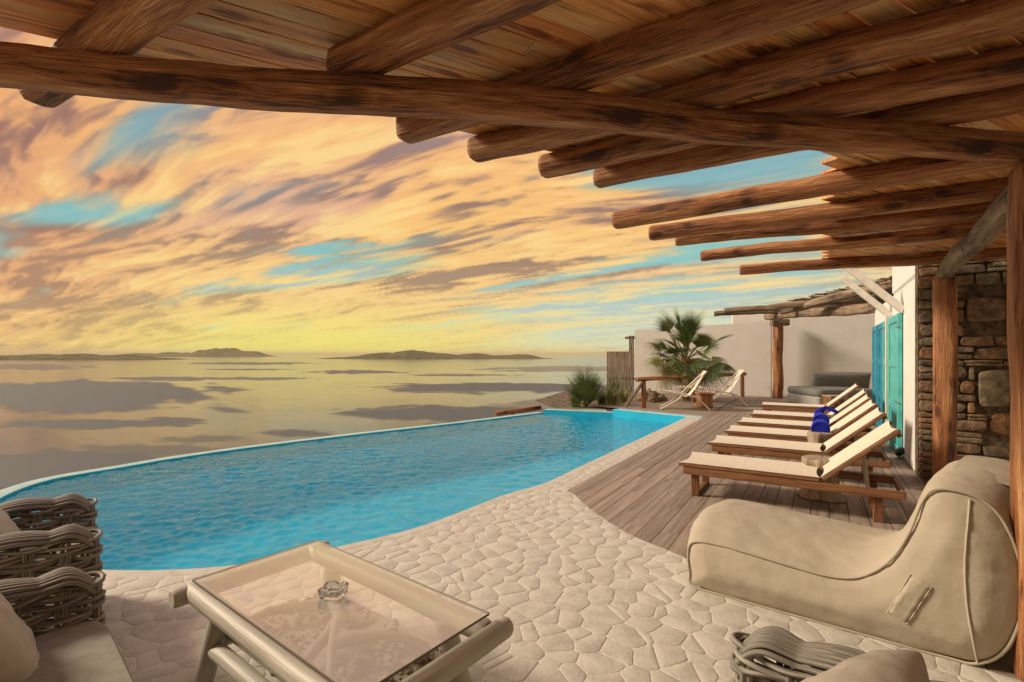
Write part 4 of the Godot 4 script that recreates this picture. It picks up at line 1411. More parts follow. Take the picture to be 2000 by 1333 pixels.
func build_lounger_things() -> void:
	# rolled and folded blue towels
	var i := 0
	for a in [[1603, 844, "tightly rolled royal blue towel lying on the third lounger", 0.115], [1604, 826, "rolled royal blue towel lying on the fourth lounger", 0.112]]:
		var base := gp(a[0], a[1] + 12, 0.345) + Vector3(0, 0, -0.16)
		var t := thing("rolled_towel", a[2], "towel", base, 0.0, "blue towels on the loungers")
		var v := PackedVector3Array()
		var uv := PackedVector2Array()
		# spiral cross section swept across the lounger
		var n := 140
		for e in 2:
			for k in n:
				var an := TAU * 4.0 * k / (n - 1)
				var r: float = 0.012 + (a[3] - 0.012) * k / (n - 1)
				v.append(Vector3(cos(an) * r, a[3] + sin(an) * r, (0.16 if e == 0 else -0.16) - 0.012 * (1.0 - r / a[3])))
				uv.append(Vector2(an * r, e * 0.5))
		obj("roll", grid_arrays(v, uv, n, 2), M.towel, t)
		var rings := [[0.0, 0.15], [0.9, 0.153], [0.985, 0.145], [0.985, -0.145], [0.9, -0.153], [0.0, -0.15]]
		v = PackedVector3Array()
		uv = PackedVector2Array()
		for r in rings:
			for k in 28:
				var an := TAU * k / 28
				v.append(Vector3(cos(an) * r[0] * a[3], a[3] + sin(an) * r[0] * a[3], r[1]))
				uv.append(Vector2(an, r[1]))
		obj("core", grid_arrays(v, uv, 28, rings.size(), true), M.towel, t)
	var pts := [gp(1606, 822, 0.36), gp(1606, 808, 0.42) + Vector3(0.02, 0, 0), gp(1611, 801, 0.45), gp(1622, 799, 0.46), gp(1632, 805, 0.44)]
	var base: Vector3 = pts[0]
	base.y = 0.345
	var t := thing("folded_towel", "royal blue towel draped in an arch over the fifth lounger", "towel", base, 0.0, "blue towels on the loungers")
	var v := PackedVector3Array()
	var uv := PackedVector2Array()
	var arch := [Vector3(-0.02, 0.0, 0), Vector3(-0.045, 0.10, 0), Vector3(-0.02, 0.19, 0), Vector3(0.06, 0.235, 0), Vector3(0.16, 0.20, 0), Vector3(0.22, 0.16, 0)]
	var sp := spline(arch, 20)
	for k in sp.size():
		var th := lerpf(0.085, 0.03, float(k) / 20)
		for s in 12:
			var an := TAU * s / 12
			v.append(sp[k] + Vector3(cos(an) * th, sin(an) * th * 0.6, 0) + Vector3(0, 0.0, (0.10 - 0.05 * k / 20.0) * (1.0 if sin(an * 0.5 + 0.4) > 0.72 else -1.0)))
			uv.append(Vector2(k, s))
	obj("cloth", grid_arrays(v, uv, 12, sp.size(), true), M.towel, t)
	# whitened stumps and a box used as side tables between the loungers
	stump("stump_table", "whitewashed tree stump between the first two loungers", gp(1604, 972, 0.0), 0.17, 0.41, 3)
	stump("stump_table", "pale tree stump between the second and third loungers", gp(1602, 905, 0.0), 0.15, 0.42, 8)
	stump("stump_table", "pale tree stump beside the arched blue towel", gp(1614, 862, 0.0), 0.16, 0.44, 12)
	var bx := thing("wood_block_table", "brown cut log block table beside the farthest lounger", "side table", gp(1630, 812, 0.0), 0.5)
	obj("block", log_mesh(0.46, 0.42, 0.42, 5.0, 77, 0.004, 0.0), M.teak, bx, Transform3D(Basis(Vector3.UP, Vector3.RIGHT, Vector3.FORWARD), Vector3.ZERO))
	obj("top", box_mesh(Vector3(0.40, 0.03, 0.40), 0.01, Vector2(3, 3), at(Vector3(0, 0.475, 0))), M.stump, bx)
	# spot lamp at the foot of the wall
	var lp := thing("floor_spotlight", "small black spotlight on the deck against the white house wall", "lamp", gp(1757, 896, 0.006))
	obj("base", tube_mesh(PackedVector3Array([Vector3(0, 0, 0), Vector3(0, 0.012, 0)]), PackedFloat32Array([0.045, 0.04]), 14), M.black, lp)
	obj("bracket", bar_mesh(Vector3(0, 0.01, 0), Vector3(0, 0.07, 0), 0.012, 0.03, 0.001), M.black, lp)
	obj("head", tube_mesh(PackedVector3Array([Vector3(-0.05, 0.06, 0.0), Vector3(-0.03, 0.075, 0), Vector3(0.04, 0.12, 0), Vector3(0.06, 0.13, 0)]), PackedFloat32Array([0.05, 0.055, 0.05, 0.04]), 14), M.black, lp)
func stump(called: String, label: String, p: Vector3, r: float, h: float, seed: int) -> void:
	p.y = 0.005
	var t := thing(called, label, "side table", p, seed * 0.7, "tree stump tables between the loungers")
	var nz := FastNoiseLite.new()
	nz.seed = seed
	nz.frequency = 1.0
	var v := PackedVector3Array()
	var uv := PackedVector2Array()
	var n := 36
	var prof := [[0.0, 0.0], [1.25, 0.0], [1.3, 0.05], [1.05, 0.14], [0.92, 0.3], [0.95, 0.6], [1.02, 0.92], [1.0, 0.98], [0.94, 1.0], [0.5, 0.995], [0.0, 0.995]]
	for q in prof:
		for i in n:
			var an := TAU * i / n
			var root_flare: float = 1.0 + 0.16 * maxf(0.0, sin(an * 4.0 + seed)) * maxf(0.0, 1.0 - q[1] * 4.0)
			var rr: float = r * q[0] * root_flare * (1.0 + 0.13 * nz.get_noise_2d(cos(an) * 1.3, sin(an) * 1.3 + q[1]) + 0.05 * nz.get_noise_2d(cos(an) * 6.0, sin(an) * 6.0))
			v.append(Vector3(cos(an) * rr, q[1] * h, sin(an) * rr))
			uv.append(Vector2(q[1] * h, an * r))
	obj("trunk", grid_arrays(v, uv, n, prof.size(), true), M.stump, t)

# ---------------------------------------------------------------- deck chairs by the railing
func build_deck_chairs() -> void:
	var t := thing("deck_chair", "folding deck chair with white tube frame standing next to the low railing gap", "deck chair", Vector3.ZERO, 0.0, "folding deck chairs by the log railing")
	# local: sitter faces -x; seat hangs between two crossing frames
	for z in [-0.29, 0.29]:
		var zz: float = z * 0.94
		obj("back_frame", tube_mesh(PackedVector3Array([Vector3(-0.62, 0.02, z), Vector3(-0.2, 0.28, z), Vector3(0.52, 1.03, z)]), PackedFloat32Array([0.017]), 8), M.tube_white, t)
		obj("seat_frame", tube_mesh(PackedVector3Array([Vector3(0.60, 0.02, zz), Vector3(0.30, 0.34, zz), Vector3(-0.62, 0.52, zz)]), PackedFloat32Array([0.017]), 8), M.tube_white, t)
		obj("armrest", box_mesh(Vector3(0.5, 0.022, 0.045), 0.006, Vector2.ZERO, at(Vector3(-0.06, 0.60, z * 1.08))), M.tube_white, t)
		obj("armrest_post", tube_mesh(PackedVector3Array([Vector3(-0.26, 0.45, z * 1.05), Vector3(-0.26, 0.595, z * 1.08)]), PackedFloat32Array([0.012]), 6), M.tube_white, t)
	for p in [Vector3(-0.62, 0.02, 0), Vector3(0.52, 1.03, 0), Vector3(0.60, 0.02, 0), Vector3(-0.62, 0.52, 0)]:
		obj("cross_tube", tube_mesh(PackedVector3Array([p + Vector3(0, 0, -0.29), p + Vector3(0, 0, 0.29)]), PackedFloat32Array([0.017]), 8), M.tube_white, t)
	var v := PackedVector3Array()
	var uv := PackedVector2Array()
	var sp := spline([Vector3(-0.62, 0.54, 0), Vector3(-0.30, 0.46, 0), Vector3(0.02, 0.36, 0), Vector3(0.20, 0.52, 0), Vector3(0.36, 0.78, 0), Vector3(0.52, 1.05, 0)], 26)
	for k in sp.size():
		for i in 7:
			v.append(sp[k] + Vector3(0, -0.012 * sin(PI * i / 6.0), lerpf(-0.265, 0.265, i / 6.0)))
			uv.append(Vector2(k, i) * 0.05)
	obj("sling", grid_arrays(v, uv, 7, sp.size()), M.sling, t)
	var p := gp(1338, 800, 0.0)
	p.y = 0.006
	t.position = p
	t.rotation.y = 0.30
	var q := gp(1412, 793, 0.0)
	q.y = 0.006
	copy_of(t, q, 0.36, "folding deck chair with white tube frame on the side towards the white wall")
	var st := thing("wood_stool", "dark red brown square wooden stool between the two deck chairs", "stool", gp(1354, 797, 0.0) + Vector3(0.25, 0.005, -0.25), 0.5)
	obj("block", log_mesh(0.36, 0.38, 0.38, 6.0, 91, 0.003, 0.0), M.post, st, Transform3D(Basis(Vector3.UP, Vector3.RIGHT, Vector3.FORWARD), Vector3.ZERO))
	obj("top", box_mesh(Vector3(0.42, 0.05, 0.42), 0.012, Vector2(1, 3), at(Vector3(0, 0.387, 0))), M.post, st)
	# log railing
	var r := thing("log_railing", "low railing of round brown logs with a slanted brace beside the palm", "railing")
	var a := gp(1257, 797, 0.0)
	var b := gp(1450, 776, 0.0)
	var top := 0.74
	obj("post", log_mesh(top, 0.13, 0.13, 2.1, 601, 0.006, 0.02), M.post, r, Transform3D(Basis(Vector3.UP, Vector3.RIGHT, Vector3.FORWARD), a))
	obj("post", log_mesh(top, 0.13, 0.13, 2.1, 603, 0.006, 0.02), M.post, r, Transform3D(Basis(Vector3.UP, Vector3.RIGHT, Vector3.FORWARD), b))
	var m := a.lerp(b, 0.45)
	obj("post", log_mesh(top, 0.13, 0.13, 2.1, 605, 0.006, 0.02), M.post, r, Transform3D(Basis(Vector3.UP, Vector3.RIGHT, Vector3.FORWARD), m))
	var d := (b - a).normalized()
	lay_log("handrail", a - d * 0.32 + Vector3(0, top + 0.06, 0), b + d * 0.25 + Vector3(0, top + 0.06, 0), 0.12, 0.12, 2.1, 611, M.log, r, 0.006, 0.04)
	lay_log("brace", gp(1222, 797, 0.0) + Vector3(0, 0.03, 0), a + Vector3(0, top - 0.06, 0) - d * 0.07, 0.09, 0.09, 2.1, 613, M.log_grey, r, 0.006, 0.02)
	# log lying beyond the spill edge
	var lg := thing("edge_log", "dark wooden rail lying beyond the far spill edge of the pool", "rail")
	lay_log("log", gp(965, 816, -0.3) + rgt * 0.0 + fwd * 0.9, gp(1058, 803, -0.25) + fwd * 0.9, 0.14, 0.14, 2.5, 621, M.post, lg, 0.006, 0.02)
	lay_log("prop", gp(1000, 812, -0.3) + fwd * 0.9 + Vector3(0, -0.05, 0), gp(1000, 812, -0.3) + fwd * 0.9 + Vector3(0, -2.6, 0), 0.12, 0.12, 2.5, 622, M.post, lg, 0.006, 0.02)

# ---------------------------------------------------------------- bean bag lounger
func seg_dist(p: Vector2, a: Vector2, b: Vector2) -> float:
	var t := clampf((p - a).dot(b - a) / (b - a).length_squared(), 0, 1)
	return p.distance_to(a.lerp(b, t))
func nets(field: PackedFloat32Array, nx: int, ny: int, nz: int, org: Vector3, c: float) -> ArrayMesh:
	# surface nets over a grid of distances
	var idx_of := PackedInt32Array()
	idx_of.resize(nx * ny * nz)
	idx_of.fill(-1)
	var v := PackedVector3Array()
	var off := [0, 1, nx, nx + 1, nx * ny, nx * ny + 1, nx * ny + nx, nx * ny + nx + 1]
	var edges := [[0, 1], [2, 3], [4, 5], [6, 7], [0, 2], [1, 3], [4, 6], [5, 7], [0, 4], [1, 5], [2, 6], [3, 7]]
	for k in nz - 1:
		for j in ny - 1:
			for i in nx - 1:
				var b := i + j * nx + k * nx * ny
				var neg := 0
				for o in off:
					if field[b + o] < 0.0: neg += 1
				if neg == 0 or neg == 8: continue
				var s := Vector3.ZERO
				var n := 0
				for e in edges:
					var fa := field[b + off[e[0]]]
					var fb := field[b + off[e[1]]]
					if (fa < 0.0) == (fb < 0.0): continue
					var t := fa / (fa - fb)
					var pa := Vector3(e[0] & 1, (e[0] >> 1) & 1, e[0] >> 2)
					var pb := Vector3(e[1] & 1, (e[1] >> 1) & 1, e[1] >> 2)
					s += pa.lerp(pb, t)
					n += 1
				idx_of[b] = v.size()
				v.append(org + (Vector3(i, j, k) + s / n) * c)
	var idx := PackedInt32Array()
	var st := [1, nx, nx * ny]
	for k in range(1, nz - 1):
		for j in range(1, ny - 1):
			for i in range(1, nx - 1):
				var b := i + j * nx + k * nx * ny
				var inside := field[b] < 0.0
				for ax in 3:
					if (field[b + st[ax]] < 0.0) == inside: continue
					var d1: int = st[(ax + 1) % 3]
					var d2: int = st[(ax + 2) % 3]
					var q := [idx_of[b], idx_of[b - d1], idx_of[b - d1 - d2], idx_of[b - d2]]
					if inside: idx.append_array([q[0], q[2], q[1], q[0], q[3], q[2]])
					else: idx.append_array([q[0], q[1], q[2], q[0], q[2], q[3]])
	return smooth_mesh(v, PackedVector2Array(), idx)
func slant(x: float, z: float, w: float) -> float:    # the back stands askew: its far side is set further back
	return 0.30 * clampf(-z / w, 0.0, 1.0) * smoothstep(0.25, 1.15, x)
func build_beanbag() -> void:
	# local: x from the foot end (0) to the back, z = 0 at the near side panel, running away to -z
	var root := thing("bean_bag_lounger", "large beige canvas bean bag lounger with a high back and piped seams", "bean bag", H(3.31, 0.72, 0.002), -0.09)
	var outline := PackedVector2Array()
	var sp := spline([Vector3(0.0, 0.08, 0), Vector3(-0.01, 0.20, 0), Vector3(0.025, 0.295, 0), Vector3(0.22, 0.312, 0), Vector3(0.55, 0.285, 0), Vector3(0.76, 0.275, 0), Vector3(0.90, 0.31, 0), Vector3(1.02, 0.42, 0), Vector3(1.10, 0.58, 0), Vector3(1.16, 0.77, 0), Vector3(1.22, 0.83, 0), Vector3(1.35, 0.815, 0), Vector3(1.44, 0.73, 0), Vector3(1.50, 0.54, 0), Vector3(1.51, 0.34, 0), Vector3(1.46, 0.13, 0), Vector3(1.36, 0.02, 0), Vector3(1.20, 0.0, 0), Vector3(0.6, 0.0, 0), Vector3(0.06, 0.005, 0), Vector3(0.0, 0.08, 0)], 84)
	for i in sp.size() - 1: outline.append(Vector2(sp[i].x, sp[i].y))
	var W := 1.08
	var c := 0.021
	var nx := int(2.25 / c)
	var ny := int(1.20 / c)
	var nzz := int(1.60 / c)
	var org := Vector3(-0.17, -0.10, -W - 0.22)
	var d2 := PackedFloat32Array()
	d2.resize(nx * ny)
	for j in ny:
		for i in nx:
			var p := Vector2(org.x + i * c, org.y + j * c)
			var d := 1e9
			for k in outline.size(): d = minf(d, seg_dist(p, outline[k], outline[(k + 1) % outline.size()]))
			d2[j * nx + i] = -d if Geometry2D.is_point_in_polygon(p, outline) else d
	var nz := FastNoiseLite.new()
	nz.seed = 8
	nz.frequency = 1.0
	nz.fractal_octaves = 3
	var field := PackedFloat32Array()
	field.resize(nx * ny * nzz)
	for k in nzz:
		var z := org.z + k * c
		var s := (z + W / 2) / (W / 2)
		for j in ny:
			var y := org.y + j * c
			for i in nx:
				var x := org.x + i * c
				var xe := clampf((x - slant(x, z, W) - org.x) / c, 0.0, nx - 1.001)
				var ie := int(xe)
				var d := lerpf(d2[j * nx + ie], d2[j * nx + ie + 1], xe - ie)
				if d > 0.2:
					field[i + j * nx + k * nx * ny] = d
					continue
				var top := 1.0 if y > 0.12 else maxf(0.0, y / 0.12)
				var bulge := 0.10 * maxf(0.0, 1.0 - s * s) * top
				bulge *= lerpf(1.0, 0.7, smoothstep(0.8, 1.3, x))
				var side := W / 2 + 0.055 * clampf(-d / 0.13, 0.0, 1.0)
				var wr := nz.get_noise_3d(x * 3.0, y * 3.0 + x * 2.0, z * 3.0) * 0.007 + nz.get_noise_3d(x * 4.0 + y * 9.0, y * 3.0 - x * 3.0, z * 8.0) * 0.006
				var a := d - bulge + wr + 0.035
				var b := absf(z + W / 2) - side + wr + 0.035
				field[i + j * nx + k * nx * ny] = minf(maxf(a, b), 0.0) + Vector2(maxf(a, 0.0), maxf(b, 0.0)).length() - 0.035
	obj("body", nets(field, nx, ny, nzz, org, c), M.canvas, root)
	# piping along both side panels, a back seam and the corner seam at the foot
	for z in [0.012, -W - 0.012]:
		var pts := PackedVector3Array()
		for i in outline.size() + 1:
			var p := outline[i % outline.size()]
			var nrm := Vector2.ZERO
			var q0 := outline[(i - 1 + outline.size()) % outline.size()]
			var q1 := outline[(i + 1) % outline.size()]
			var tt := (q1 - q0).normalized()
			nrm = Vector2(-tt.y, tt.x)
			var q := p - nrm * 0.009 * 0.0
			pts.append(Vector3(q.x + slant(q.x + 0.25 * clampf(-z / W, 0.0, 1.0) * smoothstep(0.3, 1.0, q.x), z, W), maxf(q.y, 0.006), z - signf(z + W / 2) * 0.014))
		obj("piping", tube_mesh(pts, PackedFloat32Array([0.0075]), 6), M.canvas, root)
	var surf := func(x: float, y: float) -> float:      # how far the near side panel stands out there
		var p := Vector2(x, y)
		var d := 1e9
		for k in outline.size(): d = minf(d, seg_dist(p, outline[k], outline[(k + 1) % outline.size()]))
		if not Geometry2D.is_point_in_polygon(p, outline): d = 0.0
		return 0.055 * clampf(d / 0.13, 0.0, 1.0) - nz.get_noise_3d(x * 3.0, y * 3.0 + x * 2.0, 0.1) * 0.007 - nz.get_noise_3d(x * 4.0 + y * 9.0, y * 3.0 - x * 3.0, 0.3) * 0.006
	var seam := PackedVector3Array()
	for i in 40:
		var t := i / 39.0
		var x := 1.33 - 0.035 * sin(t * PI) + 0.03 * t
		var y := lerpf(0.80, 0.012, t)
		seam.append(Vector3(x, y, surf.call(x, y) + 0.001))
	obj("back_seam", tube_mesh(seam, PackedFloat32Array([0.0065]), 6), M.canvas, root)
	# carrying strap sewn to the near side
	var v := PackedVector3Array()
	var uv := PackedVector2Array()
	var b2 := Basis(Vector3.BACK, -0.42)
	for j in 17:
		for i in 9:
			var o := b2 * Vector3(lerpf(-0.043, 0.043, i / 8.0), lerpf(-0.115, 0.115, j / 16.0), 0)
			var edge: float = 0.0 if i == 0 or i == 8 or j == 0 or j == 16 else (0.011 if i == 1 or i == 7 or j == 1 or j == 15 else 0.008)
			if edge > 0.0: edge += 0.003 * sin(j * 1.3)
			v.append(Vector3(1.10 + o.x, 0.27 + o.y, surf.call(1.10 + o.x, 0.27 + o.y) + edge - 0.001))
			uv.append(Vector2(i, j))
	var patch := obj("handle", grid_arrays(v, uv, 9, 17), M.canvas, root)
	patch.set_meta("label", "stitched canvas carrying strap")
	var rimp := PackedVector3Array()
	for cn in [[-1, -1], [1, -1], [1, 1], [-1, 1], [-1, -1]]:
		var o := b2 * Vector3(cn[0] * 0.043, cn[1] * 0.115, 0)
		rimp.append(Vector3(1.10 + o.x, 0.27 + o.y, surf.call(1.10 + o.x, 0.27 + o.y) + 0.003))
	obj("strap_edge", tube_mesh(rimp, PackedFloat32Array([0.003]), 5), M.canvas, root)
	# flap on top of the back
	v = PackedVector3Array()
	uv = PackedVector2Array()
	for j in 15:
		for i in 9:
			var s := i / 8.0
			var t := j / 14.0
			v.append(Vector3(1.21 + 0.30 * s + slant(1.4, -0.25 - 0.6 * t, W), 0.87 + 0.05 * sin(PI * t) - 0.06 * s * s + 0.008 * sin(t * 30.0) * s, -0.25 - 0.6 * t))
			uv.append(Vector2(s, t))
	obj("back_flap", grid_arrays(v, uv, 9, 15), M.canvas, root)

# ---------------------------------------------------------------- coffee table
func build_table() -> void:
	var L := C(-1.54, 2.35)
	var Bk := C(-1.05, 2.75)
	var R := C(-0.03, 1.95)
	var mid := (L + R) / 2.0
	var ex := ((R - Bk)).normalized()                   # long way
	var ez := Vector3.UP.cross(ex) * -1.0
	if ez.dot(L - Bk) < 0: ez = -ez
	var lx := 1.24
	var lz := 0.60
	var turn := atan2(-ex.z, ex.x)
	var root := thing("coffee_table", "whitewashed log coffee table with a glass top on the paved terrace", "table", Vector3(mid.x, 0.004, mid.z), turn)
	# local: x long, z short; z towards the left rail
	var zs := signf((Basis(Vector3.UP, -turn) * ez).z)
	var y := 0.43
	for z in [-1.0, 1.0]:
		lay_log("long_rail", Vector3(-lx / 2 - 0.06, y - 0.045, z * (lz / 2 + 0.0)), Vector3(lx / 2 + 0.02, y - 0.045, z * lz / 2), 0.09, 0.09, 2.1, 701 + int(z), M.limed, root, 0.004, 0.01)
	for x in [-1.0, 1.0]:
		lay_log("end_rail", Vector3(x * (lx / 2 + 0.045), y - 0.052, -lz / 2 - 0.09), Vector3(x * (lx / 2 + 0.045), y - 0.052, lz / 2 + 0.09), 0.085, 0.085, 2.1, 711 + int(x), M.limed, root, 0.004, 0.01)
	for x in [-1.0, 1.0]:
		for z in [-1.0, 1.0]:
			var a := Vector3(x * (lx / 2 - 0.20), y - 0.06, z * (lz / 2 - 0.03))
			var b := Vector3(x * (lx / 2 - 0.10), 0.0, z * (lz / 2 + 0.02))
			lay_log("leg", a, b, 0.085, 0.085, 2.1, 720 + int(x * 2 + z), M.limed, root, 0.004, 0.01)
	for z in [-1.0, 1.0]:
		lay_log("stretcher", Vector3(-lx / 2 + 0.16, 0.19, z * (lz / 2 - 0.01)), Vector3(lx / 2 - 0.16, 0.19, z * (lz / 2 - 0.01)), 0.07, 0.07, 2.1, 731 + int(z), M.limed, root, 0.004, 0.01)
	for x in [-1.0, 1.0]:
		lay_log("stretcher", Vector3(x * (lx / 2 - 0.15), 0.20, -lz / 2 + 0.05), Vector3(x * (lx / 2 - 0.15), 0.20, lz / 2 - 0.05), 0.06, 0.06, 2.1, 741 + int(x), M.limed, root, 0.004, 0.01)
	obj("shelf", box_mesh(Vector3(lx - 0.36, 0.02, lz - 0.10), 0.004, Vector2.ZERO, at(Vector3(0, 0.235, 0))), M.limed, root)
	for z in [-1.0, 1.0]: obj("glass_edge", box_mesh(Vector3(lx + 0.034, 0.009, 0.004), 0.001, Vector2.ZERO, at(Vector3(0, y + 0.018, z * (lz / 2 + 0.0125)))), M.bronze, root)
	for x in [-1.0, 1.0]: obj("glass_edge", box_mesh(Vector3(0.004, 0.009, lz + 0.02), 0.001, Vector2.ZERO, at(Vector3(x * (lx / 2 + 0.0175), y + 0.018, 0))), M.bronze, root)
	var gt := obj("glass_top", box_mesh(Vector3(lx + 0.03, 0.008, lz + 0.02), 0.0, Vector2.ZERO, at(Vector3(0, y + 0.018, 0))), M.glass, root)
	gt.set_meta("label", "clear glass top")
	# driftwood and pebbles displayed under the glass
	var toW := root.transform
	var br := thing("driftwood", "forked pale driftwood branches lying under the glass table top", "driftwood", root.position + Vector3(0, 0.242, 0), turn)
	var rng := RandomNumberGenerator.new()
	rng.seed = 31
	for q in [[Vector3(-0.45, 0.03, -0.20), Vector3(-0.15, 0.09, -0.10), Vector3(0.05, 0.10, 0.06), Vector3(0.30, 0.04, 0.22)], [Vector3(-0.12, 0.09, -0.09), Vector3(0.0, 0.05, 0.14), Vector3(-0.05, 0.03, 0.25)], [Vector3(0.06, 0.10, 0.05), Vector3(0.22, 0.12, -0.10), Vector3(0.36, 0.05, -0.20)], [Vector3(0.22, 0.12, -0.10), Vector3(0.10, 0.08, -0.22)], [Vector3(-0.3, 0.06, -0.15), Vector3(-0.42, 0.08, 0.05), Vector3(-0.48, 0.04, 0.2)], [Vector3(0.3, 0.05, 0.2), Vector3(0.42, 0.06, 0.1), Vector3(0.38, 0.03, 0.15)]]:
		var sp := spline(q, 14)
		for i in sp.size(): sp[i] += Vector3(0.10, 0, 0.03) + Vector3(rng.randf_range(-1, 1), rng.randf_range(-0.6, 0.6), rng.randf_range(-1, 1)) * 0.006
		obj("branch", tube_mesh(sp, radii(0.03, 0.014, sp.size()), 9, Vector2(rng.randf() * 4, 0)), M.limed, br)
	var ps := ST()
	for i in 520:
		var p := Vector3(rng.randf_range(-0.46, 0.46), 0.0, rng.randf_range(-0.25, 0.25))
		if p.length() < 0.16 + 0.08 * sin(p.x * 20.0): continue
		var r := rng.randf_range(0.007, 0.018)
		var m := SphereMesh.new()
		m.radius = r
		m.height = r * 1.2
		m.radial_segments = 7
		m.rings = 4
		ps.append_from(m, 0, Transform3D(Basis(Vector3.UP, rng.randf() * TAU).scaled(Vector3(1.25, 1, 0.9)), p + Vector3(0, r * 0.55, 0)))
	var pb := obj("pebbles", ps.commit(), M.stump, self, Transform3D(Basis(Vector3.UP, turn), root.position + Vector3(0, 0.246, 0)))
	pb.set_meta("kind", "stuff")
	tag(pb, "tan pebbles and shells scattered on the shelf under the glass", "pebbles")
	# ashtray
	var ap := gp(651, 1163, y + 0.026)
	var at_ := thing("glass_ashtray", "square cut glass ashtray on the coffee table", "ashtray", Vector3(ap.x, 0.004 + y + 0.0225, ap.z), turn + 0.5)
	var v := PackedVector3Array()
	var uv := PackedVector2Array()
	var n := 48
	for q in [[0.0, 0.0], [0.046, 0.0], [0.05, 0.004], [0.054, 0.034], [0.052, 0.037], [0.044, 0.037], [0.041, 0.034], [0.036, 0.012], [0.0, 0.010]]:
		for i in n:
			var an := TAU * i / n
			var sr := pow(pow(absf(cos(an)), 5.0) + pow(absf(sin(an)), 5.0), -0.2)
			var notch := 0.0
			if q[1] > 0.03: notch = -0.012 * exp(-pow(fmod(an + TAU / 8, TAU / 4) - TAU / 8, 2.0) * 40.0)
			v.append(Vector3(cos(an) * sr * q[0], q[1] + notch, sin(an) * sr * q[0]))
			uv.append(Vector2.ZERO)
	obj("bowl", grid_arrays(v, uv, n, 9, true), M.cut_glass, at_)

# ---------------------------------------------------------------- wicker armchairs
func wicker_run(parent: Node3D, path: PackedVector2Array, y0: float, y1: float, seed: int) -> void:
	# strands woven round upright stakes along a path in x and z
	var rng := RandomNumberGenerator.new()
	rng.seed = seed
	var total := 0.0
	for i in path.size() - 1: total += path[i].distance_to(path[i + 1])
	var n := int(total / 0.018)
	var P := resample(path, n)
	var sp := 0.125
	var dy := 0.0215
	var rows := int((y1 - y0) / dy)
	for row in rows:
		var y := y0 + (row + 0.5) * dy
		var pts := PackedVector3Array()
		var ph := PI * ((row / 2) % 2)
		for i in n:
			var t := (P[mini(i + 1, n - 1)] - P[maxi(i - 1, 0)]).normalized()
			var nn := Vector2(t.y, -t.x)
			var s := total * i / (n - 1)
			var w := sin(PI * s / sp + ph)
			var q := P[i] + nn * (0.015 * w)
			pts.append(Vector3(q.x, y + 0.004 * sin(s * 31.0 + row * 1.7) + 0.005 * cos(PI * s / sp + ph) * (1.0 if row % 2 == 0 else -1.0), q.y))
		obj("strand", tube_mesh(pts, PackedFloat32Array([0.0092]), 7, Vector2(rng.randf() * 9, rng.randf() * 9)), M.rattan, parent)
	var k := 0
	while (k + 0.5) * sp < total:
		var i := clampi(int((k + 0.5) * sp / total * (n - 1)), 0, n - 1)
		var t := (P[mini(i + 1, n - 1)] - P[maxi(i - 1, 0)]).normalized()
		for o in [-0.011, 0.011]:
			var q: Vector2 = P[i] + t * float(o)
			obj("stake", tube_mesh(PackedVector3Array([Vector3(q.x, y0 - 0.02, q.y), Vector3(q.x, y1 - 0.012, q.y)]), PackedFloat32Array([0.0105]), 6, Vector2(rng.randf() * 9, k)), M.rattan, parent)
		k += 1
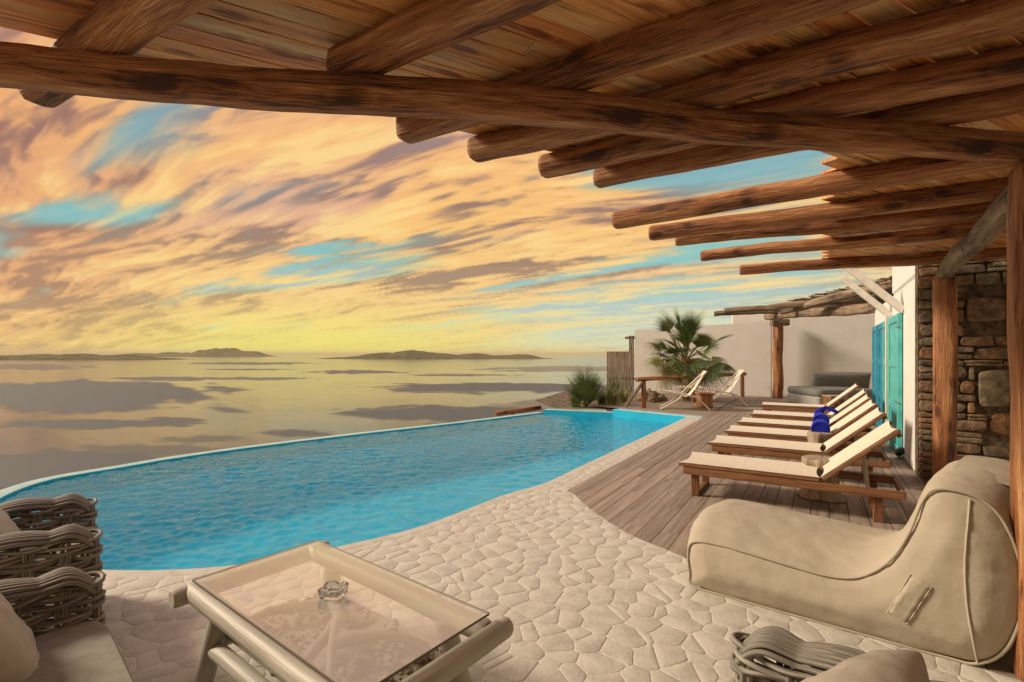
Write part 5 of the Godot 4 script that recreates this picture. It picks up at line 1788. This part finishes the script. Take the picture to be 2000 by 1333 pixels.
func armchair(label: String, width: float) -> Node3D:
	# local: sitter faces +x; width is between the middles of the arms
	var hw := width / 2
	var t := thing("wicker_armchair", label, "armchair", Vector3.ZERO, 0.0, "grey wicker armchairs round the coffee table")
	for sd in [-1.0, 1.0]:
		var arm := Node3D.new()
		arm.name = "arm"
		t.add_child(arm, true)
		var w := 0.062
		var path := PackedVector2Array()
		var zc: float = hw * sd
		for i in 11: path.append(Vector2(lerpf(-0.38, 0.36, i / 10.0), zc + w))
		for i in 9:
			var an := PI / 2 - PI * (i + 1) / 10.0
			path.append(Vector2(0.36 + cos(an) * w, zc + sin(an) * w))
		for i in 11: path.append(Vector2(lerpf(0.36, -0.38, i / 10.0), zc - w))
		wicker_run(arm, path, 0.10, 0.595, 5 + int(sd))
		# top: strands laid along the arm, bunched in scallops, turned down at the front
		var rng := RandomNumberGenerator.new()
		rng.seed = 60 + int(sd)
		for k in 10:
			var s := (k - 4.5) / 4.5
			var pts := PackedVector3Array()
			for i in 60:
				var x := lerpf(-0.40, 0.40, i / 59.0)
				var sc := absf(sin(PI * (x + 0.02) / 0.26))
				var zz := s * (0.060 + 0.024 * sc)
				var yy := 0.590 + 0.038 * sqrt(maxf(0.0, 1.0 - s * s * 0.9)) + 0.020 * sc
				if x > 0.30:
					var e := (x - 0.30) / 0.10
					yy -= 0.075 * e * e
					zz *= 1.0 - 0.25 * e
				pts.append(Vector3(minf(x, 0.405), yy, zc + zz))
			obj("top_strand", tube_mesh(pts, PackedFloat32Array([0.0088]), 7, Vector2(rng.randf() * 9, k)), M.rattan, arm)
	var back := Node3D.new()
	back.name = "backrest"
	t.add_child(back, true)
	var bp := PackedVector2Array()
	for i in 15: bp.append(Vector2(-0.44, lerpf(-hw - 0.05, hw + 0.05, i / 14.0)))
	wicker_run(back, bp, 0.10, 0.78, 21)
	obj("back_core", box_mesh(Vector3(0.04, 0.66, width + 0.06), 0.01, Vector2.ZERO, at(Vector3(-0.40, 0.44, 0))), M.rattan, back)
	var front := Node3D.new()
	front.name = "front_apron"
	t.add_child(front, true)
	var fp := PackedVector2Array()
	for i in 9: fp.append(Vector2(0.36, lerpf(-hw + 0.08, hw - 0.08, i / 8.0)))
	wicker_run(front, fp, 0.10, 0.27, 25)
	obj("seat_base", box_mesh(Vector3(0.74, 0.05, width - 0.14), 0.01, Vector2.ZERO, at(Vector3(-0.01, 0.28, 0))), M.rattan, t)
	for x in [-0.38, 0.34]:
		for z in [-hw + 0.01, hw - 0.01]:
			obj("leg", tube_mesh(PackedVector3Array([Vector3(x, 0.0, z), Vector3(x, 0.12, z)]), PackedFloat32Array([0.024]), 10), M.post, t)
	var cu := obj("seat_cushion", seat_cushion(Vector3(0.80, 0.15, width - 0.14)), M.seat_grey, t, at(Vector3(0.035, 0.385, 0)))
	cu.set_meta("label", "flat olive grey seat cushion")
	return t
func facing(r: float, f: float) -> float:
	var d := rgt * r + fwd * f
	return atan2(-d.z, d.x)
func build_armchairs() -> void:
	var t := armchair("grey wicker armchair beside the pool with pale cushion sticking out in front", 0.74)
	t.position = C(-2.665, 2.52, 0.004)
	t.rotation.y = facing(0.75, 0.66)
	copy_of(t, C(0.79, 1.03, 0.004), facing(-0.75, 0.66), "grey wicker armchair in front of the beige bean bag")
	var wide := armchair("wide grey wicker seat with a propped pillow at the end of the coffee table", 1.5)
	wide.position = C(-1.706 + 0.73 * 0.38, 1.47 - 0.68 * 0.38, 0.004)
	wide.rotation.y = facing(0.68, 0.73)
	pillow("beige scatter pillow in the armchair beside the pool", C(-2.74, 2.60, 0.53), facing(0.75, 0.66), 0.42)
	pillow("beige scatter pillow on the wide wicker seat", C(-1.73, 1.62, 0.54), facing(0.68, 0.73), 0.44)
	pillow("tan scatter pillow in the armchair in front of the bean bag", C(0.74, 1.14, 0.60), facing(-0.75, 0.66), 0.48, 0.8)
func pillow(label: String, p: Vector3, turn: float, size: float, lean := 1.15) -> void:
	var t := thing("scatter_pillow", label, "pillow", p - Vector3(0, size * 0.42, 0), turn, "scatter pillows in the wicker armchairs")
	obj("cover", cushion_mesh(Vector3(size, 0.2, size), 0.42, 0.07, int(size * 100), 0.016), M.pillow, t, Transform3D(Basis(Vector3.BACK, -lean) * Basis(Vector3.UP, 0.12), Vector3(0, size * 0.42, 0)))
func seat_cushion(size: Vector3) -> ArrayMesh:
	return mattress(size)

# ---------------------------------------------------------------- plants
func fan_leaf(seed: int, r: float, droop: float, open := 2.15) -> ArrayMesh:
	# palmate leaf: blade in the x-y plane spreading from the origin along +y, folded segments
	var rng := RandomNumberGenerator.new()
	rng.seed = seed
	var s := ST()
	s.set_smooth_group(-1)
	var n := 34
	for i in n:
		var an := lerpf(-open, open, (i + 0.5) / n) + rng.randf_range(-0.02, 0.02)
		var L := r * (0.80 + 0.2 * cos(an)) * rng.randf_range(0.9, 1.06)
		var half := open / n * 1.06
		var prev := [Vector3.ZERO, Vector3.ZERO, Vector3.ZERO]
		for k in range(1, 6):
			var t := k / 5.0
			var w: float = [0.0, 0.42, 0.62, 0.42, 0.22, 0.0][k] * half * r * 0.72
			var d := Vector3(sin(an), cos(an), 0)
			var sd := Vector3(cos(an), -sin(an), 0)
			var c := d * L * t + Vector3(0, 0, -droop * L * t * t * t * rng.randf_range(0.7, 1.3) + 0.16 * L * t * absf(an) * 0.25)
			var fold := Vector3(0, 0, -w * 0.45)
			var cur := [c - sd * w + fold, c, c + sd * w + fold]
			quad(s, prev[0], cur[0], cur[1], prev[1])
			quad(s, prev[1], cur[1], cur[2], prev[2])
			prev = cur
	return done(s)
func blade_clump(seed: int, n: int, h: float, spread: float, w: float) -> ArrayMesh:
	var rng := RandomNumberGenerator.new()
	rng.seed = seed
	var s := ST()
	s.set_smooth_group(-1)
	for i in n:
		var an := rng.randf() * TAU
		var d := Vector3(cos(an), 0, sin(an))
		var side := Vector3(-d.z, 0, d.x)
		var L := h * rng.randf_range(0.55, 1.08)
		var lean := spread * rng.randf_range(0.1, 1.0)
		var b := d * rng.randf_range(0.0, 0.22 * h) + Vector3(rng.randf_range(-0.1, 0.1), 0, rng.randf_range(-0.1, 0.1)) * h
		var ww := w * rng.randf_range(0.7, 1.2)
		var prev := [b - side * ww * 0.5, b + side * ww * 0.5]
		for k in range(1, 5):
			var t := k / 4.0
			var c := b + Vector3.UP * L * (t - 0.28 * lean * t * t) + d * L * lean * t * t * 0.75
			var e: float = ww * 0.5 * (1.0 - t * t)
			var cur := [c - side * e, c + side * e]
			quad(s, prev[0], prev[1], cur[1], cur[0])
			prev = cur
	return done(s)
func build_plants() -> void:
	var base := on_z(1340, 745, -16.6)
	base.y = -0.05
	var t := thing("fan_palm", "fan palm with spiky green leaves in front of the white wall", "palm", base)
	obj("trunk", log_mesh(1.42, 0.26, 0.26, 2.0, 801, 0.025, 0.05), M.log, t, Transform3D(Basis(Vector3.UP, Vector3.RIGHT, Vector3.FORWARD), Vector3.ZERO))
	var rng := RandomNumberGenerator.new()
	rng.seed = 29
	var kinds := []
	for k in 5: kinds.append(fan_leaf(40 + k, 0.92, [0.10, 0.2, 0.34, 0.5, 0.8][k], [0.75, 1.1, 1.5, 1.8, 1.9][k]))
	for i in 56:
		var t01 := i / 55.0
		var el := lerpf(1.35, -0.45, pow(t01, 0.9)) + rng.randf_range(-0.28, 0.28)
		var az := i * 2.39996 + rng.randf_range(-0.6, 0.6)
		var L := lerpf(0.28, 1.25, pow(rng.randf(), 0.8)) * (0.85 if t01 > 0.75 else 1.0)
		var dir := Vector3(cos(az) * cos(el), sin(el), sin(az) * cos(el))
		var start := Vector3(0, 1.38 - 0.15 * t01, 0)
		var tip := start + dir * L + Vector3(0, -0.10 * L * cos(el), 0)
		var leaf := obj("leaf", kinds[clampi(int(t01 * 4.2 + rng.randf_range(-0.3, 1.2)), 0, 4)], M.leaf[3 if t01 > 0.86 and rng.randf() < 0.6 else (2 if rng.randf() < 0.35 else rng.randi() % 2)], t)
		var side := dir.cross(Vector3.UP).normalized()
		var yd := (dir + Vector3(rng.randf_range(-0.2, 0.2), -0.22 * cos(el), rng.randf_range(-0.2, 0.2))).normalized()
		side = side.rotated(yd, rng.randf_range(-0.8, 0.8))
		var nrm := side.cross(yd).normalized()
		leaf.transform = Transform3D(Basis(yd.cross(nrm), yd, nrm).orthonormalized().scaled(Vector3(rng.randf_range(0.55, 0.85), rng.randf_range(0.75, 1.05), 0.8)), tip)
		var stalk := tube_mesh(spline([start, start.lerp(tip, 0.55) + Vector3(0, 0.06, 0), tip + yd * 0.05], 7), radii(0.017, 0.009, 8), 5)
		obj("leaf_stalk", stalk, M.leaf[2], t)
	# fallen dry fronds hanging round the trunk
	var skirt := obj("dry_fronds", blade_clump(91, 150, 0.85, 1.5, 0.03), M.leaf[3], t, Transform3D(Basis(Vector3.RIGHT, PI), Vector3(0, 1.2, 0)))
	skirt.set_meta("kind", "stuff")
	# shrubs at the pool's far corner
	var p := gp(1150, 801, -0.1)
	var y := thing("spiky_shrub", "young fan palm with stiff upright leaves at the corner of the pool", "plant", Vector3(p.x, -0.07, p.z) + fwd * 0.55)
	for i in 17:
		var az := i * 2.4
		var el := lerpf(1.5, 0.5, i / 16.0)
		var dir := Vector3(cos(az) * cos(el), sin(el), sin(az) * cos(el))
		var side := dir.cross(Vector3.UP).normalized()
		var leaf := obj("leaf", kinds[i % 2], M.leaf[[1, 1, 0, 2][i % 4]], y)
		leaf.transform = Transform3D(Basis(side, dir, side.cross(dir)).orthonormalized().scaled(Vector3(0.75, 1.25, 0.75)), dir * 0.22)
		obj("leaf_stalk", tube_mesh(PackedVector3Array([Vector3.ZERO, dir * 0.24]), radii(0.016, 0.01, 2), 5), M.leaf[2], y)
	var i := 0
	for q in [[1200, 798, 0.75, 130, 2, "yellowish tufted grass beside the young fan palm"], [1222, 793, 0.62, 120, 2, "dry tufted grass at the foot of the slanted railing brace"], [1180, 796, 0.5, 110, 1, "low green tufted grass between the young palm and the dry grass"], [1318, 770, 0.55, 90, 2, "olive tufted grass behind the first deck chair"], [1208, 775, 1.15, 60, 1, "tall reed-like tuft in front of the slat screen"], [1128, 800, 0.55, 100, 1, "green tuft hanging over the pool corner"], [1280, 768, 0.7, 80, 3, "withered tuft behind the log railing"]]:
		var pos := gp(q[0], q[1], -0.08) + fwd * 0.45
		pos.y = -0.07
		var g := thing("grass_tuft", q[5], "plant", pos)
		obj("blades", blade_clump(200 + i, q[3], q[2], 1.0, 0.022), M.leaf[q[4]], g)
		i += 1
	# rocks
	i = 0
	for q in [[1268, 786, 0.30, "flat pale rock"], [1286, 789, 0.20, "dark rock"], [1300, 786, 0.18, "grey rock"], [1276, 778, 0.26, "brown rock"], [1296, 778, 0.16, "small brown rock"]]:
		var pos := gp(q[0], q[1], 0.0) + fwd * 0.5
		pos.y = -0.06
		var g := thing("rock", q[3] + " in the bed under the palm behind the railing", "rock", pos, i * 1.3)
		obj("boulder", boulder(q[2], 300 + i), M.stone[[3, 2, 5, 1, 0][i]], g)
		i += 1
func boulder(r: float, seed: int) -> ArrayMesh:
	var nz := FastNoiseLite.new()
	nz.seed = seed
	nz.frequency = 1.0
	var v := PackedVector3Array()
	var uv := PackedVector2Array()
	var n := 22
	for j in 14:
		var th := PI * j / 13.0
		for i in n:
			var an := TAU * i / n
			var d := Vector3(sin(th) * cos(an), cos(th), sin(th) * sin(an))
			var k := 1.0 + 0.45 * nz.get_noise_3dv(d * 1.2) + 0.2 * nz.get_noise_3dv(d * 3.5)
			v.append(Vector3(d.x * 1.2, d.y * 0.7 + 0.45, d.z) * r * k)
			uv.append(Vector2.ZERO)
	return grid_arrays(v, uv, n, 14, true)

func steps() -> Array:
	return [build_materials, build_sea, build_islands, build_ground, build_pergola, build_house, build_far, build_beanbag, build_table, build_armchairs, build_loungers, build_lounger_things, build_deck_chairs, build_plants]
func build_ground() -> void:
	build_pool()
	build_terrace()
	build_deck()
	build_hillside()

func _ready() -> void:
	# camera, sky, sun, exposure
	var cam := Camera3D.new()
	cam.name = "camera"
	cam.position = Vector3(0, EYE, 0)
	cam.rotation.y = YAW
	cam.set_frustum(0.05 * 1333.0 / F, Vector2(0, 0.05 * (HOR - 666.5) / F), 0.05, 200000.0)
	add_child(cam)
	cam.current = true
	var env := Environment.new()
	env.background_mode = Environment.BG_SKY
	env.sky = make_sky()
	env.tonemap_mode = Environment.TONE_MAPPER_LINEAR
	env.tonemap_exposure = 1.0
	env.sdfgi_enabled = true
	env.ssao_enabled = true
	env.ssil_enabled = true
	env.fog_enabled = true
	env.fog_density = 0.00003
	env.fog_light_color = Color(0.95, 0.92, 0.78)
	var we := WorldEnvironment.new()
	we.name = "world_environment"
	we.environment = env
	add_child(we)
	var sun := DirectionalLight3D.new()
	sun.name = "sun"
	sun.light_energy = 1.35
	sun.light_angular_distance = 14.0
	sun.light_color = Color(1.0, 0.93, 0.82)
	sun.shadow_enabled = true
	var from := (Vector3(-0.92, 0.0, 0.36).normalized() * cos(deg_to_rad(32)) + Vector3.UP * sin(deg_to_rad(32)))
	sun.look_at_from_position(from * 10.0, Vector3.ZERO)
	add_child(sun)
	var t := Time.get_ticks_msec()
	for step in steps():
		step.call()
		print(step.get_method(), " ", Time.get_ticks_msec() - t)
		t = Time.get_ticks_msec()
